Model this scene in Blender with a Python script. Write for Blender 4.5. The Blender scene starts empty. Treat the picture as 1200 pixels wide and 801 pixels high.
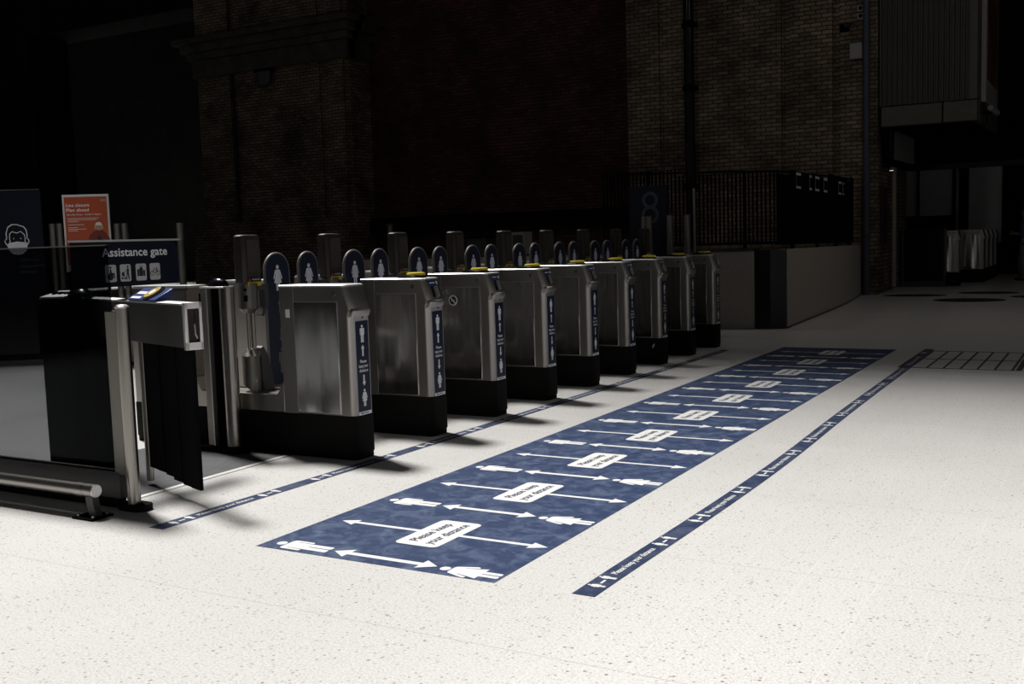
import bpy, bmesh, math, random
from mathutils import Vector, Matrix
random.seed(7)
S = bpy.context.scene
COL = S.collection
PI = math.pi

# ------------------------------------------------------------------ camera
# world: X across the station (gates' length), Y along the row of gates, Z up
f_px, pitch, roll, yaw = 1239.0, .0963, -.0314, .5216
cy, sy, cp, sp = math.cos(yaw), math.sin(yaw), math.cos(pitch), math.sin(pitch)
fw = Vector((-sy*cp, cy*cp, -sp)); rt = Vector((cy, sy, 0)); up = rt.cross(fw)
r2 = math.cos(roll)*rt + math.sin(roll)*up
u2 = -math.sin(roll)*rt + math.cos(roll)*up
cd = bpy.data.cameras.new('camera'); cam = bpy.data.objects.new('camera', cd); COL.objects.link(cam)
cd.sensor_fit = 'HORIZONTAL'; cd.sensor_width = 36; cd.lens = 36*f_px/1200
cd.clip_start = .05; cd.clip_end = 200
cam.matrix_world = Matrix(((r2.x, u2.x, -fw.x, 0), (r2.y, u2.y, -fw.y, 0), (r2.z, u2.z, -fw.z, 1.4), (0, 0, 0, 1)))
S.camera = cam

# ------------------------------------------------------------------ light
W = bpy.data.worlds.new('world'); S.world = W; W.use_nodes = True
bg = W.node_tree.nodes['Background']; bg.inputs[0].default_value = (.92, .95, 1.0, 1); bg.inputs[1].default_value = .045
sl = bpy.data.lights.new('sun', 'SUN'); sun = bpy.data.objects.new('sun', sl); COL.objects.link(sun)
sl.energy = 5.75; sl.angle = math.radians(9); sl.color = (1, .985, .96)
SUN_DIR = Vector((.52, -.20, -1)).normalized()
sun.rotation_euler = SUN_DIR.to_track_quat('-Z', 'Y').to_euler()
sun.location = (-8, 2, 20)
S.view_settings.view_transform = 'Standard'; S.view_settings.look = 'None'
S.view_settings.exposure = 0; S.view_settings.gamma = 1; S.view_settings.use_curve_mapping = False

# ------------------------------------------------------------------ materials
def new_mat(name):
    m = bpy.data.materials.new(name); m.use_nodes = True
    nt = m.node_tree; b = nt.nodes['Principled BSDF']
    return m, nt, b
def N(nt, t, **k):
    n = nt.nodes.new(t)
    for a, v in k.items(): setattr(n, a, v)
    return n
def setin(n, **k):
    for a, v in k.items(): n.inputs[a.replace('_', ' ')].default_value = v
def plain(name, col, rough=.5, metal=0., spec=.5, var=.0, vscale=6., bump=0., bscale=60.):
    m, nt, b = new_mat(name)
    b.inputs['Roughness'].default_value = rough; b.inputs['Metallic'].default_value = metal
    b.inputs['Specular IOR Level'].default_value = spec
    tc = N(nt, 'ShaderNodeTexCoord')
    if var > 0:
        no = N(nt, 'ShaderNodeTexNoise'); setin(no, Scale=vscale, Detail=5., Roughness=.6)
        nt.links.new(tc.outputs['Object'], no.inputs['Vector'])
        cr = N(nt, 'ShaderNodeValToRGB')
        cr.color_ramp.elements[0].position = .3; cr.color_ramp.elements[1].position = .72
        cr.color_ramp.elements[0].color = (*[c*(1-var) for c in col], 1)
        cr.color_ramp.elements[1].color = (*[min(1, c*(1+var)) for c in col], 1)
        nt.links.new(no.outputs['Fac'], cr.inputs[0]); nt.links.new(cr.outputs[0], b.inputs['Base Color'])
    else:
        b.inputs['Base Color'].default_value = (*col, 1)
    if bump > 0:
        no2 = N(nt, 'ShaderNodeTexNoise'); setin(no2, Scale=bscale, Detail=3.)
        nt.links.new(tc.outputs['Object'], no2.inputs['Vector'])
        bp = N(nt, 'ShaderNodeBump'); setin(bp, Strength=bump, Distance=.01)
        nt.links.new(no2.outputs['Fac'], bp.inputs['Height']); nt.links.new(bp.outputs[0], b.inputs['Normal'])
    return m
def steel(name, col, rough, stretch=(2, 2, 90), wav=0., rv=.08, aniso=0., fine=.012):
    m, nt, b = new_mat(name); b.inputs['Metallic'].default_value = 1; b.inputs['Anisotropic'].default_value = aniso; b.inputs['Anisotropic Rotation'].default_value = 0
    b.inputs['Base Color'].default_value = (*col, 1)
    tc = N(nt, 'ShaderNodeTexCoord'); mp = N(nt, 'ShaderNodeMapping'); mp.inputs['Scale'].default_value = stretch
    nt.links.new(tc.outputs['Object'], mp.inputs[0])
    no = N(nt, 'ShaderNodeTexNoise'); setin(no, Scale=3., Detail=6., Roughness=.7)
    nt.links.new(mp.outputs[0], no.inputs['Vector'])
    mr = N(nt, 'ShaderNodeMapRange'); setin(mr, To_Min=rough-rv, To_Max=rough+rv)
    nt.links.new(no.outputs['Fac'], mr.inputs[0]); nt.links.new(mr.outputs[0], b.inputs['Roughness'])
    no2 = N(nt, 'ShaderNodeTexNoise'); setin(no2, Scale=1., Detail=1.)
    mp2 = N(nt, 'ShaderNodeMapping'); mp2.inputs['Scale'].default_value = (7, 7, .8); nt.links.new(tc.outputs['Object'], mp2.inputs[0]); nt.links.new(mp2.outputs[0], no2.inputs['Vector'])
    ad = N(nt, 'ShaderNodeMath', operation='MULTIPLY_ADD'); ad.inputs[1].default_value = wav
    ml = N(nt, 'ShaderNodeMath', operation='MULTIPLY'); ml.inputs[1].default_value = fine
    nt.links.new(no.outputs['Fac'], ml.inputs[0])
    nt.links.new(no2.outputs['Fac'], ad.inputs[0]); nt.links.new(ml.outputs[0], ad.inputs[2])
    bp = N(nt, 'ShaderNodeBump'); setin(bp, Strength=.5, Distance=.02)
    nt.links.new(ad.outputs[0], bp.inputs['Height']); nt.links.new(bp.outputs[0], b.inputs['Normal'])
    return m
def brick(name, c1, c2, mortar, soot=.6):
    m, nt, b = new_mat(name); b.inputs['Roughness'].default_value = .9; b.inputs['Specular IOR Level'].default_value = .2
    tc = N(nt, 'ShaderNodeTexCoord'); sx = N(nt, 'ShaderNodeSeparateXYZ'); nt.links.new(tc.outputs['Object'], sx.inputs[0])
    ad = N(nt, 'ShaderNodeMath', operation='ADD'); nt.links.new(sx.outputs[0], ad.inputs[0]); nt.links.new(sx.outputs[1], ad.inputs[1])
    cb = N(nt, 'ShaderNodeCombineXYZ'); nt.links.new(ad.outputs[0], cb.inputs[0]); nt.links.new(sx.outputs[2], cb.inputs[1])
    dn = N(nt, 'ShaderNodeTexNoise'); setin(dn, Scale=9., Detail=2.); nt.links.new(cb.outputs[0], dn.inputs['Vector'])
    dm = N(nt, 'ShaderNodeVectorMath', operation='MULTIPLY_ADD'); dm.inputs[1].default_value = (.025, .025, 0)
    nt.links.new(dn.outputs['Color'], dm.inputs[0]); nt.links.new(cb.outputs[0], dm.inputs[2])
    bt = N(nt, 'ShaderNodeTexBrick'); setin(bt, Scale=1., Mortar_Size=.011, Mortar_Smooth=.25, Bias=0., Brick_Width=.24, Row_Height=.088)
    bt.inputs['Color1'].default_value = (*c1, 1); bt.inputs['Color2'].default_value = (*c2, 1); bt.inputs['Mortar'].default_value = (*mortar, 1)
    nt.links.new(dm.outputs[0], bt.inputs['Vector'])
    no = N(nt, 'ShaderNodeTexNoise'); setin(no, Scale=.8, Detail=6., Roughness=.65); nt.links.new(cb.outputs[0], no.inputs['Vector'])
    mr = N(nt, 'ShaderNodeMapRange'); setin(mr, From_Min=.35, From_Max=.65, To_Min=1-soot, To_Max=1.25); nt.links.new(no.outputs['Fac'], mr.inputs[0])
    mx = N(nt, 'ShaderNodeVectorMath', operation='SCALE'); nt.links.new(bt.outputs['Color'], mx.inputs[0]); nt.links.new(mr.outputs[0], mx.inputs['Scale'])
    nt.links.new(mx.outputs[0], b.inputs['Base Color'])
    bp = N(nt, 'ShaderNodeBump', invert=True); setin(bp, Strength=1., Distance=.02)
    nt.links.new(bt.outputs['Fac'], bp.inputs['Height']); nt.links.new(bp.outputs[0], b.inputs['Normal'])
    return m
def terrazzo(name, base, jx=.28, jy=1.22):
    m, nt, b = new_mat(name)
    tc = N(nt, 'ShaderNodeTexCoord')
    def ramp(src, p0, c0, p1, c1):
        r = N(nt, 'ShaderNodeValToRGB'); e = r.color_ramp.elements
        e[0].position = p0; e[0].color = c0; e[1].position = p1; e[1].color = c1
        nt.links.new(src, r.inputs[0]); return r.outputs[0]
    def mixc(fac, a, bb):
        x = N(nt, 'ShaderNodeMix', data_type='RGBA'); nt.links.new(fac, x.inputs[0])
        for s, v in ((6, a), (7, bb)):
            if isinstance(v, tuple): x.inputs[s].default_value = v
            else: nt.links.new(v, x.inputs[s])
        return x.outputs[2]
    n1 = N(nt, 'ShaderNodeTexNoise'); setin(n1, Scale=95., Detail=5., Roughness=.75); nt.links.new(tc.outputs['Object'], n1.inputs['Vector'])
    g = ramp(n1.outputs['Fac'], .36, (*[c*.76 for c in base], 1), .58, (*[min(1, c*1.06) for c in base], 1))
    n0 = N(nt, 'ShaderNodeTexNoise'); setin(n0, Scale=1.3, Detail=4.); nt.links.new(tc.outputs['Object'], n0.inputs['Vector'])
    out = g
    for sc, thr, rad, col in ((62., .90, .38, (.30, .24, .18, 1)), (105., .84, .38, (.36, .33, .30, 1)), (40., .965, .30, (.22, .15, .11, 1))):
        v = N(nt, 'ShaderNodeTexVoronoi'); setin(v, Scale=sc, Randomness=1.); nt.links.new(tc.outputs['Object'], v.inputs['Vector'])
        sp_ = N(nt, 'ShaderNodeSeparateColor'); nt.links.new(v.outputs['Color'], sp_.inputs[0])
        a = N(nt, 'ShaderNodeMath', operation='GREATER_THAN'); a.inputs[1].default_value = thr; nt.links.new(sp_.outputs[0], a.inputs[0])
        d = ramp(v.outputs['Distance'], rad*.7, (1, 1, 1, 1), rad, (0, 0, 0, 1))
        ml = N(nt, 'ShaderNodeMath', operation='MULTIPLY'); nt.links.new(a.outputs[0], ml.inputs[0]); nt.links.new(d, ml.inputs[1])
        ml2 = N(nt, 'ShaderNodeMath', operation='MULTIPLY'); ml2.inputs[1].default_value = .78; nt.links.new(ml.outputs[0], ml2.inputs[0])
        out = mixc(ml2.outputs[0], out, col)
    sx = N(nt, 'ShaderNodeSeparateXYZ'); nt.links.new(tc.outputs['Object'], sx.inputs[0])
    for s, per, off, w, col, amt in ((0, jx, .04, .0035, (.80, .79, .77, 1), .35), (1, jy, .58, .005, (.25, .22, .19, 1), .4)):
        ad = N(nt, 'ShaderNodeMath', operation='ADD'); ad.inputs[1].default_value = 100*per - off; nt.links.new(sx.outputs[s], ad.inputs[0])
        mo = N(nt, 'ShaderNodeMath', operation='MODULO'); mo.inputs[1].default_value = per; nt.links.new(ad.outputs[0], mo.inputs[0])
        lt = N(nt, 'ShaderNodeMath', operation='LESS_THAN'); lt.inputs[1].default_value = w; nt.links.new(mo.outputs[0], lt.inputs[0])
        am = N(nt, 'ShaderNodeMath', operation='MULTIPLY'); am.inputs[1].default_value = amt; nt.links.new(lt.outputs[0], am.inputs[0])
        out = mixc(am.outputs[0], out, col)
    nt.links.new(out, b.inputs['Base Color'])
    b.inputs['Specular IOR Level'].default_value = .35
    mr = N(nt, 'ShaderNodeMapRange'); setin(mr, To_Min=.22, To_Max=.42); nt.links.new(n0.outputs['Fac'], mr.inputs[0]); nt.links.new(mr.outputs[0], b.inputs['Roughness'])
    return m
def vinyl(name, base, scuff, amt=.5):
    m, nt, b = new_mat(name)
    tc = N(nt, 'ShaderNodeTexCoord')
    no = N(nt, 'ShaderNodeTexNoise'); setin(no, Scale=8., Detail=9., Roughness=.74, Distortion=.8); nt.links.new(tc.outputs['Object'], no.inputs['Vector'])
    cr = N(nt, 'ShaderNodeValToRGB'); e = cr.color_ramp.elements
    e[0].position = .46; e[0].color = (*base, 1); e[1].position = .74; e[1].color = (*scuff, 1)
    nt.links.new(no.outputs['Fac'], cr.inputs[0])
    mp = N(nt, 'ShaderNodeMapping'); mp.inputs['Rotation'].default_value = (0, 0, .6); mp.inputs['Scale'].default_value = (3, 26, 1)
    nt.links.new(tc.outputs['Object'], mp.inputs[0])
    n2 = N(nt, 'ShaderNodeTexNoise'); setin(n2, Scale=2., Detail=6., Distortion=1.5); nt.links.new(mp.outputs[0], n2.inputs['Vector'])
    r2_ = N(nt, 'ShaderNodeMapRange'); setin(r2_, From_Min=.60, From_Max=.78, To_Min=0., To_Max=amt); nt.links.new(n2.outputs['Fac'], r2_.inputs[0])
    mx = N(nt, 'ShaderNodeMix', data_type='RGBA'); nt.links.new(r2_.outputs[0], mx.inputs[0]); nt.links.new(cr.outputs[0], mx.inputs[6]); mx.inputs[7].default_value = (*[min(1, c*1.5) for c in scuff], 1)
    nt.links.new(mx.outputs[2], b.inputs['Base Color']); b.inputs['Roughness'].default_value = .5; b.inputs['Specular IOR Level'].default_value = .25
    return m
def glass(name, tint, rough=.02):
    m, nt, b = new_mat(name); nt.nodes.remove(b)
    o = nt.nodes['Material Output']
    t = N(nt, 'ShaderNodeBsdfTransparent'); t.inputs[0].default_value = (*tint, 1)
    g = N(nt, 'ShaderNodeBsdfGlossy'); g.inputs['Roughness'].default_value = rough; g.inputs[0].default_value = (.8, .85, .9, 1)
    fr = N(nt, 'ShaderNodeFresnel'); fr.inputs[0].default_value = 1.09
    ms = N(nt, 'ShaderNodeMixShader')
    nt.links.new(fr.outputs[0], ms.inputs[0]); nt.links.new(t.outputs[0], ms.inputs[1]); nt.links.new(g.outputs[0], ms.inputs[2])
    nt.links.new(ms.outputs[0], o.inputs[0]); return m
def ribbed(name, col, period, depth=.004, axis=1, rough=.6, metal=0.):
    m, nt, b = new_mat(name); b.inputs['Roughness'].default_value = rough; b.inputs['Metallic'].default_value = metal
    tc = N(nt, 'ShaderNodeTexCoord'); sx = N(nt, 'ShaderNodeSeparateXYZ'); nt.links.new(tc.outputs['Object'], sx.inputs[0])
    ml = N(nt, 'ShaderNodeMath', operation='MULTIPLY'); ml.inputs[1].default_value = 2*PI/period; nt.links.new(sx.outputs[axis], ml.inputs[0])
    sn = N(nt, 'ShaderNodeMath', operation='SINE'); nt.links.new(ml.outputs[0], sn.inputs[0])
    no = N(nt, 'ShaderNodeTexNoise'); setin(no, Scale=7., Detail=6.); nt.links.new(tc.outputs['Object'], no.inputs['Vector'])
    cr = N(nt, 'ShaderNodeMapRange'); setin(cr, From_Min=-1., From_Max=1., To_Min=.35, To_Max=1.); nt.links.new(sn.outputs[0], cr.inputs[0])
    mm = N(nt, 'ShaderNodeMath', operation='MULTIPLY'); nt.links.new(cr.outputs[0], mm.inputs[0])
    mr = N(nt, 'ShaderNodeMapRange'); setin(mr, From_Min=.3, From_Max=.7, To_Min=.6, To_Max=1.4); nt.links.new(no.outputs['Fac'], mr.inputs[0]); nt.links.new(mr.outputs[0], mm.inputs[1])
    sc = N(nt, 'ShaderNodeVectorMath', operation='SCALE'); sc.inputs[0].default_value = col; nt.links.new(mm.outputs[0], sc.inputs['Scale'])
    nt.links.new(sc.outputs[0], b.inputs['Base Color'])
    bp = N(nt, 'ShaderNodeBump'); setin(bp, Strength=.8, Distance=depth); nt.links.new(sn.outputs[0], bp.inputs['Height']); nt.links.new(bp.outputs[0], b.inputs['Normal'])
    return m

M = dict(
    floor=terrazzo('terrazzo', (.675, .66, .64)),
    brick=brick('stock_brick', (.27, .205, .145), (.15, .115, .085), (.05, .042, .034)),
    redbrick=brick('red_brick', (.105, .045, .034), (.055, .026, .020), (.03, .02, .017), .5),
    darkbrick=brick('near_black_brick', (.010, .009, .008), (.006, .0055, .005), (.004, .004, .003), .6),  # near-black brick for the left arch and far back walls
    stone=plain('stone', (.055, .05, .042), .85, var=.5, vscale=2.5),
    granite=plain('terrazzo_wall', (.40, .365, .32), .6, var=.35, vscale=90.),
    blackstone=plain('black_granite', (.012, .012, .013), .25),
    steel=steel('brushed_steel', (.39, .365, .335), .37, wav=.12),
    panel=steel('polished_steel_panel', (.74, .72, .70), .17, (60, 60, 2), wav=1.6, rv=.04, aniso=.6, fine=.002),
    brightsteel=steel('steel_top', (.78, .77, .75), .42, (4, 60, 4)),
    tube=steel('steel_tube', (.33, .31, .285), .30, (60, 60, 2)),
    satin=steel('satin_grey_metal', (.19, .18, .165), .48, (20, 20, 20)),
    bronze=plain('dark_bronze', (.026, .020, .017), .45, .2, var=.15),
    screen=plain('dark_screen', (.045, .037, .032), .5, 0., spec=.4),
    rubber=plain('black_rubber', (.0085, .008, .0075), .8, spec=.12, bump=.25, bscale=220.),
    black=plain('black_paint', (.0035, .0035, .004), .85, spec=.06),
    gloss=plain('black_gloss', (.004, .005, .008), .2, spec=.3),
    armgrey=plain('dark_arm_metal', (.022, .021, .020), .5, .2),
    brownblack=plain('brown_black', (.022, .013, .009), .6),
    shadedsteel=steel('shaded_steel', (.27, .25, .23), .3, wav=.12),  # brushed steel with shade put into its colour, for the rear cabinets
    darknavy=plain('dark_navy_board', (.005, .008, .020), .45, spec=.2),
    rim=plain('paddle_rim', (.20, .185, .17), .5, .3),
    greymetal=plain('grey_painted_metal', (.055, .053, .055), .5, .2),
    navy=plain('navy_film', (.010, .017, .042), .38, spec=.3),
    navyvinyl=vinyl('navy_floor_vinyl', (.019, .037, .098), (.13, .17, .26), .65),
    tapevinyl=vinyl('navy_tape_vinyl', (.017, .030, .078), (.10, .12, .18), .3),
    farvinyl=plain('navy_far_vinyl', (.010, .014, .035), .5),
    white=plain('white_print', (.88, .88, .90), .5, spec=.3),
    whiteprint=plain('white_floor_print', (.76, .75, .73), .5, spec=.2, var=.06, vscale=20.),
    lilac=plain('reflective_white_print', (.82, .84, .95), .45),
    inkblue=plain('blue_ink', (.015, .022, .075), .6),
    ink=plain('black_ink', (.01, .01, .012), .6),
    yellow=plain('yellow_pad', (.70, .55, .03), .4),
    gold=plain('gold_pad', (.45, .31, .07), .35),
    warn=plain('warning_yellow', (.62, .48, .02), .5),
    red=plain('warning_red', (.55, .03, .02), .5),
    blue=plain('blue_label', (.012, .03, .16), .35),
    orange=plain('orange_poster', (.40, .065, .018), .5),
    paper=plain('paper', (.60, .60, .60), .6),
    greypaper=plain('grey_print', (.16, .16, .17), .6),
    frost=plain('frosted_panel', (.30, .29, .28), .5, var=.05),
    frostwin=plain('frosted_window', (.55, .54, .53), .5, var=.05),
    cream=plain('painted_trim', (.30, .25, .21), .6),
    olive=plain('olive_hoarding', (.055, .052, .040), .55, var=.12, vscale=2.),
    olive2=plain('olive_fascia', (.085, .08, .058), .55, var=.12),
    wood=plain('brown_wood', (.05, .022, .012), .5, var=.3, vscale=12.),
    purple=plain('purple_print', (.12, .03, .14), .5),
    roof=plain('roof_deck', (.10, .10, .10), .9),
    mat=ribbed('ribbed_entrance_mat', (.055, .056, .060), .024, axis=1),
    drain=plain('drain_metal', (.02, .02, .02), .6),
    glass=glass('tinted_glass', (.42, .43, .44)),
    clear=glass('clear_glass', (.80, .81, .82)),
    skin=plain('skin', (.42, .22, .15), .55), hair=plain('hair', (.02, .013, .01), .6),
    shirt=plain('blue_shirt', (.10, .14, .25), .8, var=.2), trousers=plain('grey_trousers', (.20, .19, .20), .8, var=.2),
    shoe=plain('dark_shoe', (.02, .02, .022), .5), helmet=plain('white_helmet', (.7, .7, .7), .4),
    hivis=plain('red_jacket', (.16, .02, .015), .6), green=plain('green_ear_defender', (.3, .45, .05), .5),
)

# ------------------------------------------------------------------ mesh helpers
class MB:
    def __init__(s): s.v = []; s.f = []; s.sm = []
    def add(s, vs, fs, smooth=False):
        o = len(s.v); s.v += [tuple(v) for v in vs]
        for q in fs: s.f.append([i+o for i in q]); s.sm.append(smooth)
        return s
    def box(s, a, b):
        (x0, y0, z0), (x1, y1, z1) = a, b
        x0, x1 = sorted((x0, x1)); y0, y1 = sorted((y0, y1)); z0, z1 = sorted((z0, z1))
        vs = [(x0,y0,z0),(x1,y0,z0),(x1,y1,z0),(x0,y1,z0),(x0,y0,z1),(x1,y0,z1),(x1,y1,z1),(x0,y1,z1)]
        return s.add(vs, [(0,3,2,1),(4,5,6,7),(0,1,5,4),(1,2,6,5),(2,3,7,6),(3,0,4,7)])
    def loft(s, rings, cap=True, smooth=False):
        n = len(rings[0]); o = []; fs = []
        for r in rings: o += list(r)
        for k in range(len(rings)-1):
            for i in range(n):
                j = (i+1) % n; fs.append((k*n+i, k*n+j, (k+1)*n+j, (k+1)*n+i))
        b = len(s.v); s.add(o, fs, smooth)
        if cap:
            s.f.append([b+i for i in range(n)][::-1]); s.sm.append(False)
            e = b+(len(rings)-1)*n; s.f.append([e+i for i in range(n)]); s.sm.append(False)
        return s
    def prism(s, poly, org, u, v, t):
        """polygon in the u,v plane at org, thickness vector t"""
        org, u, v, t = Vector(org), Vector(u), Vector(v), Vector(t)
        a = [org+u*p[0]+v*p[1] for p in poly]
        return s.loft([a, [q+t for q in a]])
    def tube(s, p0, p1, r0, r1=None, n=20, smooth=True):
        p0, p1 = Vector(p0), Vector(p1); r1 = r0 if r1 is None else r1
        d = (p1-p0).normalized(); a = d.orthogonal().normalized(); b = d.cross(a)
        rr = [[p+(a*math.cos(2*PI*i/n)+b*math.sin(2*PI*i/n))*r for i in range(n)] for p, r in ((p0, r0), (p1, r1))]
        return s.loft(rr, True, smooth)
    def lathe(s, prof, c=(0, 0, 0), n=24, sx=1., sy_=1.):
        c = Vector(c)
        return s.loft([[c+Vector((math.cos(2*PI*i/n)*r*sx, math.sin(2*PI*i/n)*r*sy_, z)) for i in range(n)] for r, z in prof], True, True)
    def path(s, pts, r, n=10):
        pts = [Vector(p) for p in pts]; rings = []
        for i, p in enumerate(pts):
            d = (pts[min(i+1, len(pts)-1)]-pts[max(i-1, 0)]).normalized()
            a = d.cross(Vector((.13, .31, .94))).normalized(); b = d.cross(a)
            rings.append([p+(a*math.cos(2*PI*k/n)+b*math.sin(2*PI*k/n))*r for k in range(n)])
        return s.loft(rings, True, True)
    def mesh(s, name, mat):
        me = bpy.data.meshes.new(name); me.from_pydata(s.v, [], s.f); me.update()
        me.polygons.foreach_set('use_smooth', s.sm); me.set_sharp_from_angle(angle=math.radians(32))
        bm = bmesh.new(); bm.from_mesh(me); bmesh.ops.recalc_face_normals(bm, faces=bm.faces); bm.to_mesh(me); bm.free()
        me.materials.append(mat); return me
    def build(s, name, mat, parent=None, bevel=0., loc=None, label=None, seg=2):
        return link(name, s.mesh(name, mat), parent, bevel, loc, label, seg)
def link(name, me, parent=None, bevel=0., loc=None, label=None, seg=2):
    o = bpy.data.objects.new(name, me); COL.objects.link(o)
    if parent is not None: o.parent = parent
    if loc is not None: o.location = loc
    if bevel > 0:
        b = o.modifiers.new('bevel', 'BEVEL'); b.width = bevel; b.segments = seg; b.limit_method = 'ANGLE'; b.angle_limit = math.radians(40)
        b.harden_normals = False
    if label: o['label'] = label
    return o
def tag(o, label, cat, group=None, kind=None):
    o['label'] = label; o['category'] = cat
    if group: o['group'] = group
    if kind: o['kind'] = kind
    return o
def thing(name, label, cat, loc=(0, 0, 0), rz=0., group=None):
    o = bpy.data.objects.new(name, None); COL.objects.link(o); o.location = loc; o.rotation_euler = (0, 0, rz)
    o.empty_display_size = .1
    return tag(o, label, cat, group)
def structure(name, mb, mat, bevel=0.):
    o = mb.build(name, mat, None, bevel); o['kind'] = 'structure'; return o
def copy_tree(o, parent=None):
    c = o.copy(); COL.objects.link(c)
    if parent is not None: c.parent = parent
    for ch in list(o.children): copy_tree(ch, c)
    return c
_tc = {}
def text_data(txt, thick):
    k = (txt, thick)
    if k in _tc: return _tc[k]
    cu = bpy.data.curves.new('text', 'FONT'); cu.body = txt; cu.size = 1; cu.resolution_u = 3; cu.extrude = 0
    o = bpy.data.objects.new('text', cu); COL.objects.link(o)
    dg = bpy.context.evaluated_depsgraph_get(); me = bpy.data.meshes.new_from_object(o.evaluated_get(dg))
    vs = [tuple(v.co) for v in me.vertices]; fs = [tuple(p.vertices) for p in me.polygons]
    bpy.data.objects.remove(o); bpy.data.curves.remove(cu); bpy.data.meshes.remove(me)
    _tc[k] = (vs, fs); return _tc[k]
def text(mb, txt, org, u, v, width=None, height=None, align='C', bold=0.):
    """flat letters; u = reading direction, v = up; width or cap height in metres"""
    vs, fs = text_data(txt, 0)
    x0 = min(p[0] for p in vs); x1 = max(p[0] for p in vs); h = .72
    sx = (width/(x1-x0)) if width else height/h
    szy = height/h if height else sx
    org, u, v = Vector(org), Vector(u), Vector(v)
    off = {'C': -(x0+x1)/2, 'L': -x0, 'R': -x1}[align]
    n = u.cross(v).normalized()
    mb.add([org+u*((p[0]+off)*sx)+v*(p[1]*szy) for p in vs], fs)
    if bold:
        for du, dv in ((bold, 0), (-bold, 0), (0, bold), (0, -bold)):
            mb.add([org+u*((p[0]+off)*sx+du)+v*(p[1]*szy+dv)+n*.00005*(1 if du > 0 else 2 if du < 0 else 3 if dv > 0 else 4) for p in vs], fs)
    return mb
def circle(c, r, n=14, a0=0, a1=2*PI): return [(c[0]+r*math.cos(a0+(a1-a0)*i/n), c[1]+r*math.sin(a0+(a1-a0)*i/n)) for i in range(n if abs(a1-a0-2*PI) < 1e-6 else n+1)]
def mir(h): return h+[(-x, y) for x, y in h[::-1]]
MAN = [circle((0, .915), .082), mir([(.0, .815), (.15, .815), (.185, .80), (.20, .76), (.20, .45), (.18, .43), (.145, .43), (.14, .70), (.125, .70), (.125, .02), (.11, 0), (.03, 0), (.015, .02), (.012, .40)])]
WOMAN = [circle((0, .915), .082), mir([(.0, .815), (.10, .815), (.14, .79), (.245, .50), (.235, .46), (.195, .45), (.125, .66), (.12, .62), (.21, .30), (.105, .30), (.105, .02), (.09, 0), (.03, 0), (.015, .02), (.012, .30)])]
def rrect(w, h, r, n=4):
    p = []
    for cx, cy_, a in ((w/2-r, h/2-r, 0), (-w/2+r, h/2-r, PI/2), (-w/2+r, -h/2+r, PI), (w/2-r, -h/2+r, 1.5*PI)):
        p += [(cx+r*math.cos(a+PI/2*i/n), cy_+r*math.sin(a+PI/2*i/n)) for i in range(n+1)]
    return p
def print_polys(mb, polys, org, u, v, scale=1., t=.0006):
    u, v = Vector(u)*scale, Vector(v)*scale; n = u.cross(v).normalized()*t
    for p in polys: mb.prism(p, org, u, v, n)
    return mb
def arrow_poly(x0, x1, w, hw, hl, both=False):
    if both: return [(x0, 0), (x0+hl, hw), (x0+hl, w), (x1-hl, w), (x1-hl, hw), (x1, 0), (x1-hl, -hw), (x1-hl, -w), (x0+hl, -w), (x0+hl, -hw)]
    s = 1 if x1 > x0 else -1
    return [(x0, w), (x1-s*hl, w), (x1-s*hl, hw), (x1, 0), (x1-s*hl, -hw), (x1-s*hl, -w), (x0, -w)]
X, Y, Z = Vector((1, 0, 0)), Vector((0, 1, 0)), Vector((0, 0, 1))

# ================================================================== the setting
structure('floor', MB().box((-40, -9, -.3), (16, 36, 0)), M['floor'])

# station roof at 12 m: open glazed bay over the gate line, unseen strips added to fade the sun towards the back
rb = MB(); ZR = 12.
rb.box((-40, -9, ZR), (-18.5, 36, ZR+.2)); rb.box((.5, -9, ZR), (16, 36, ZR+.2))
rb.box((-18.5, -9, ZR), (.5, -.4, ZR+.2)); rb.box((-18.5, 13.4, ZR), (.5, 36, ZR+.2))
LIT = ((6.6, 1.), (7.6, .95), (8.8, .86), (10.0, .70), (11.2, .50), (12.2, .28), (12.9, .10), (13.4, .02))   # share left open between the added strips, grading the sun
def open_share(y):
    if y <= LIT[0][0]: return 1.
    for (y0, a), (y1, b) in zip(LIT, LIT[1:]):
        if y <= y1: return a+(b-a)*(y-y0)/(y1-y0)
    return 0.
y = 6.6
while y < 13.4:
    w = .5*(1-open_share(y+.25)); rb.box((-18.5, y+.25-w/2, ZR), (.5, y+.25+w/2, ZR+.03)); y += .5
for x in (-12.3, -9.1, -5.9, -2.7): rb.box((x-.04, -.4, ZR), (x+.04, 6.6, ZR+.15))
roof_ = structure('ceiling', rb, M['roof'])
# two unseen fill lamps added to brighten the far floor and walls
for lx_, ly_, le_ in ((-1.0, 16.5, 42.), (-9.5, 15.5, 26.)):
    sh_ = MB(); sh_.lathe([(.06, 8.9), (.08, 8.6), (.34, 8.42), (.36, 8.38)], (lx_, ly_, 0), 20); sh_.tube((lx_, ly_, 8.9), (lx_, ly_, 12), .015)
    so_ = sh_.build('fill_lamp_shade', M['black'], roof_)
    ld_ = bpy.data.lights.new('lamp', 'AREA'); ld_.shape = 'DISK'; ld_.size = .6; ld_.energy = le_; ld_.color = (1, .93, .85)
    lo_ = bpy.data.objects.new('lamp', ld_); COL.objects.link(lo_); lo_.location = (lx_, ly_, 8.37); lo_.parent = so_

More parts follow.
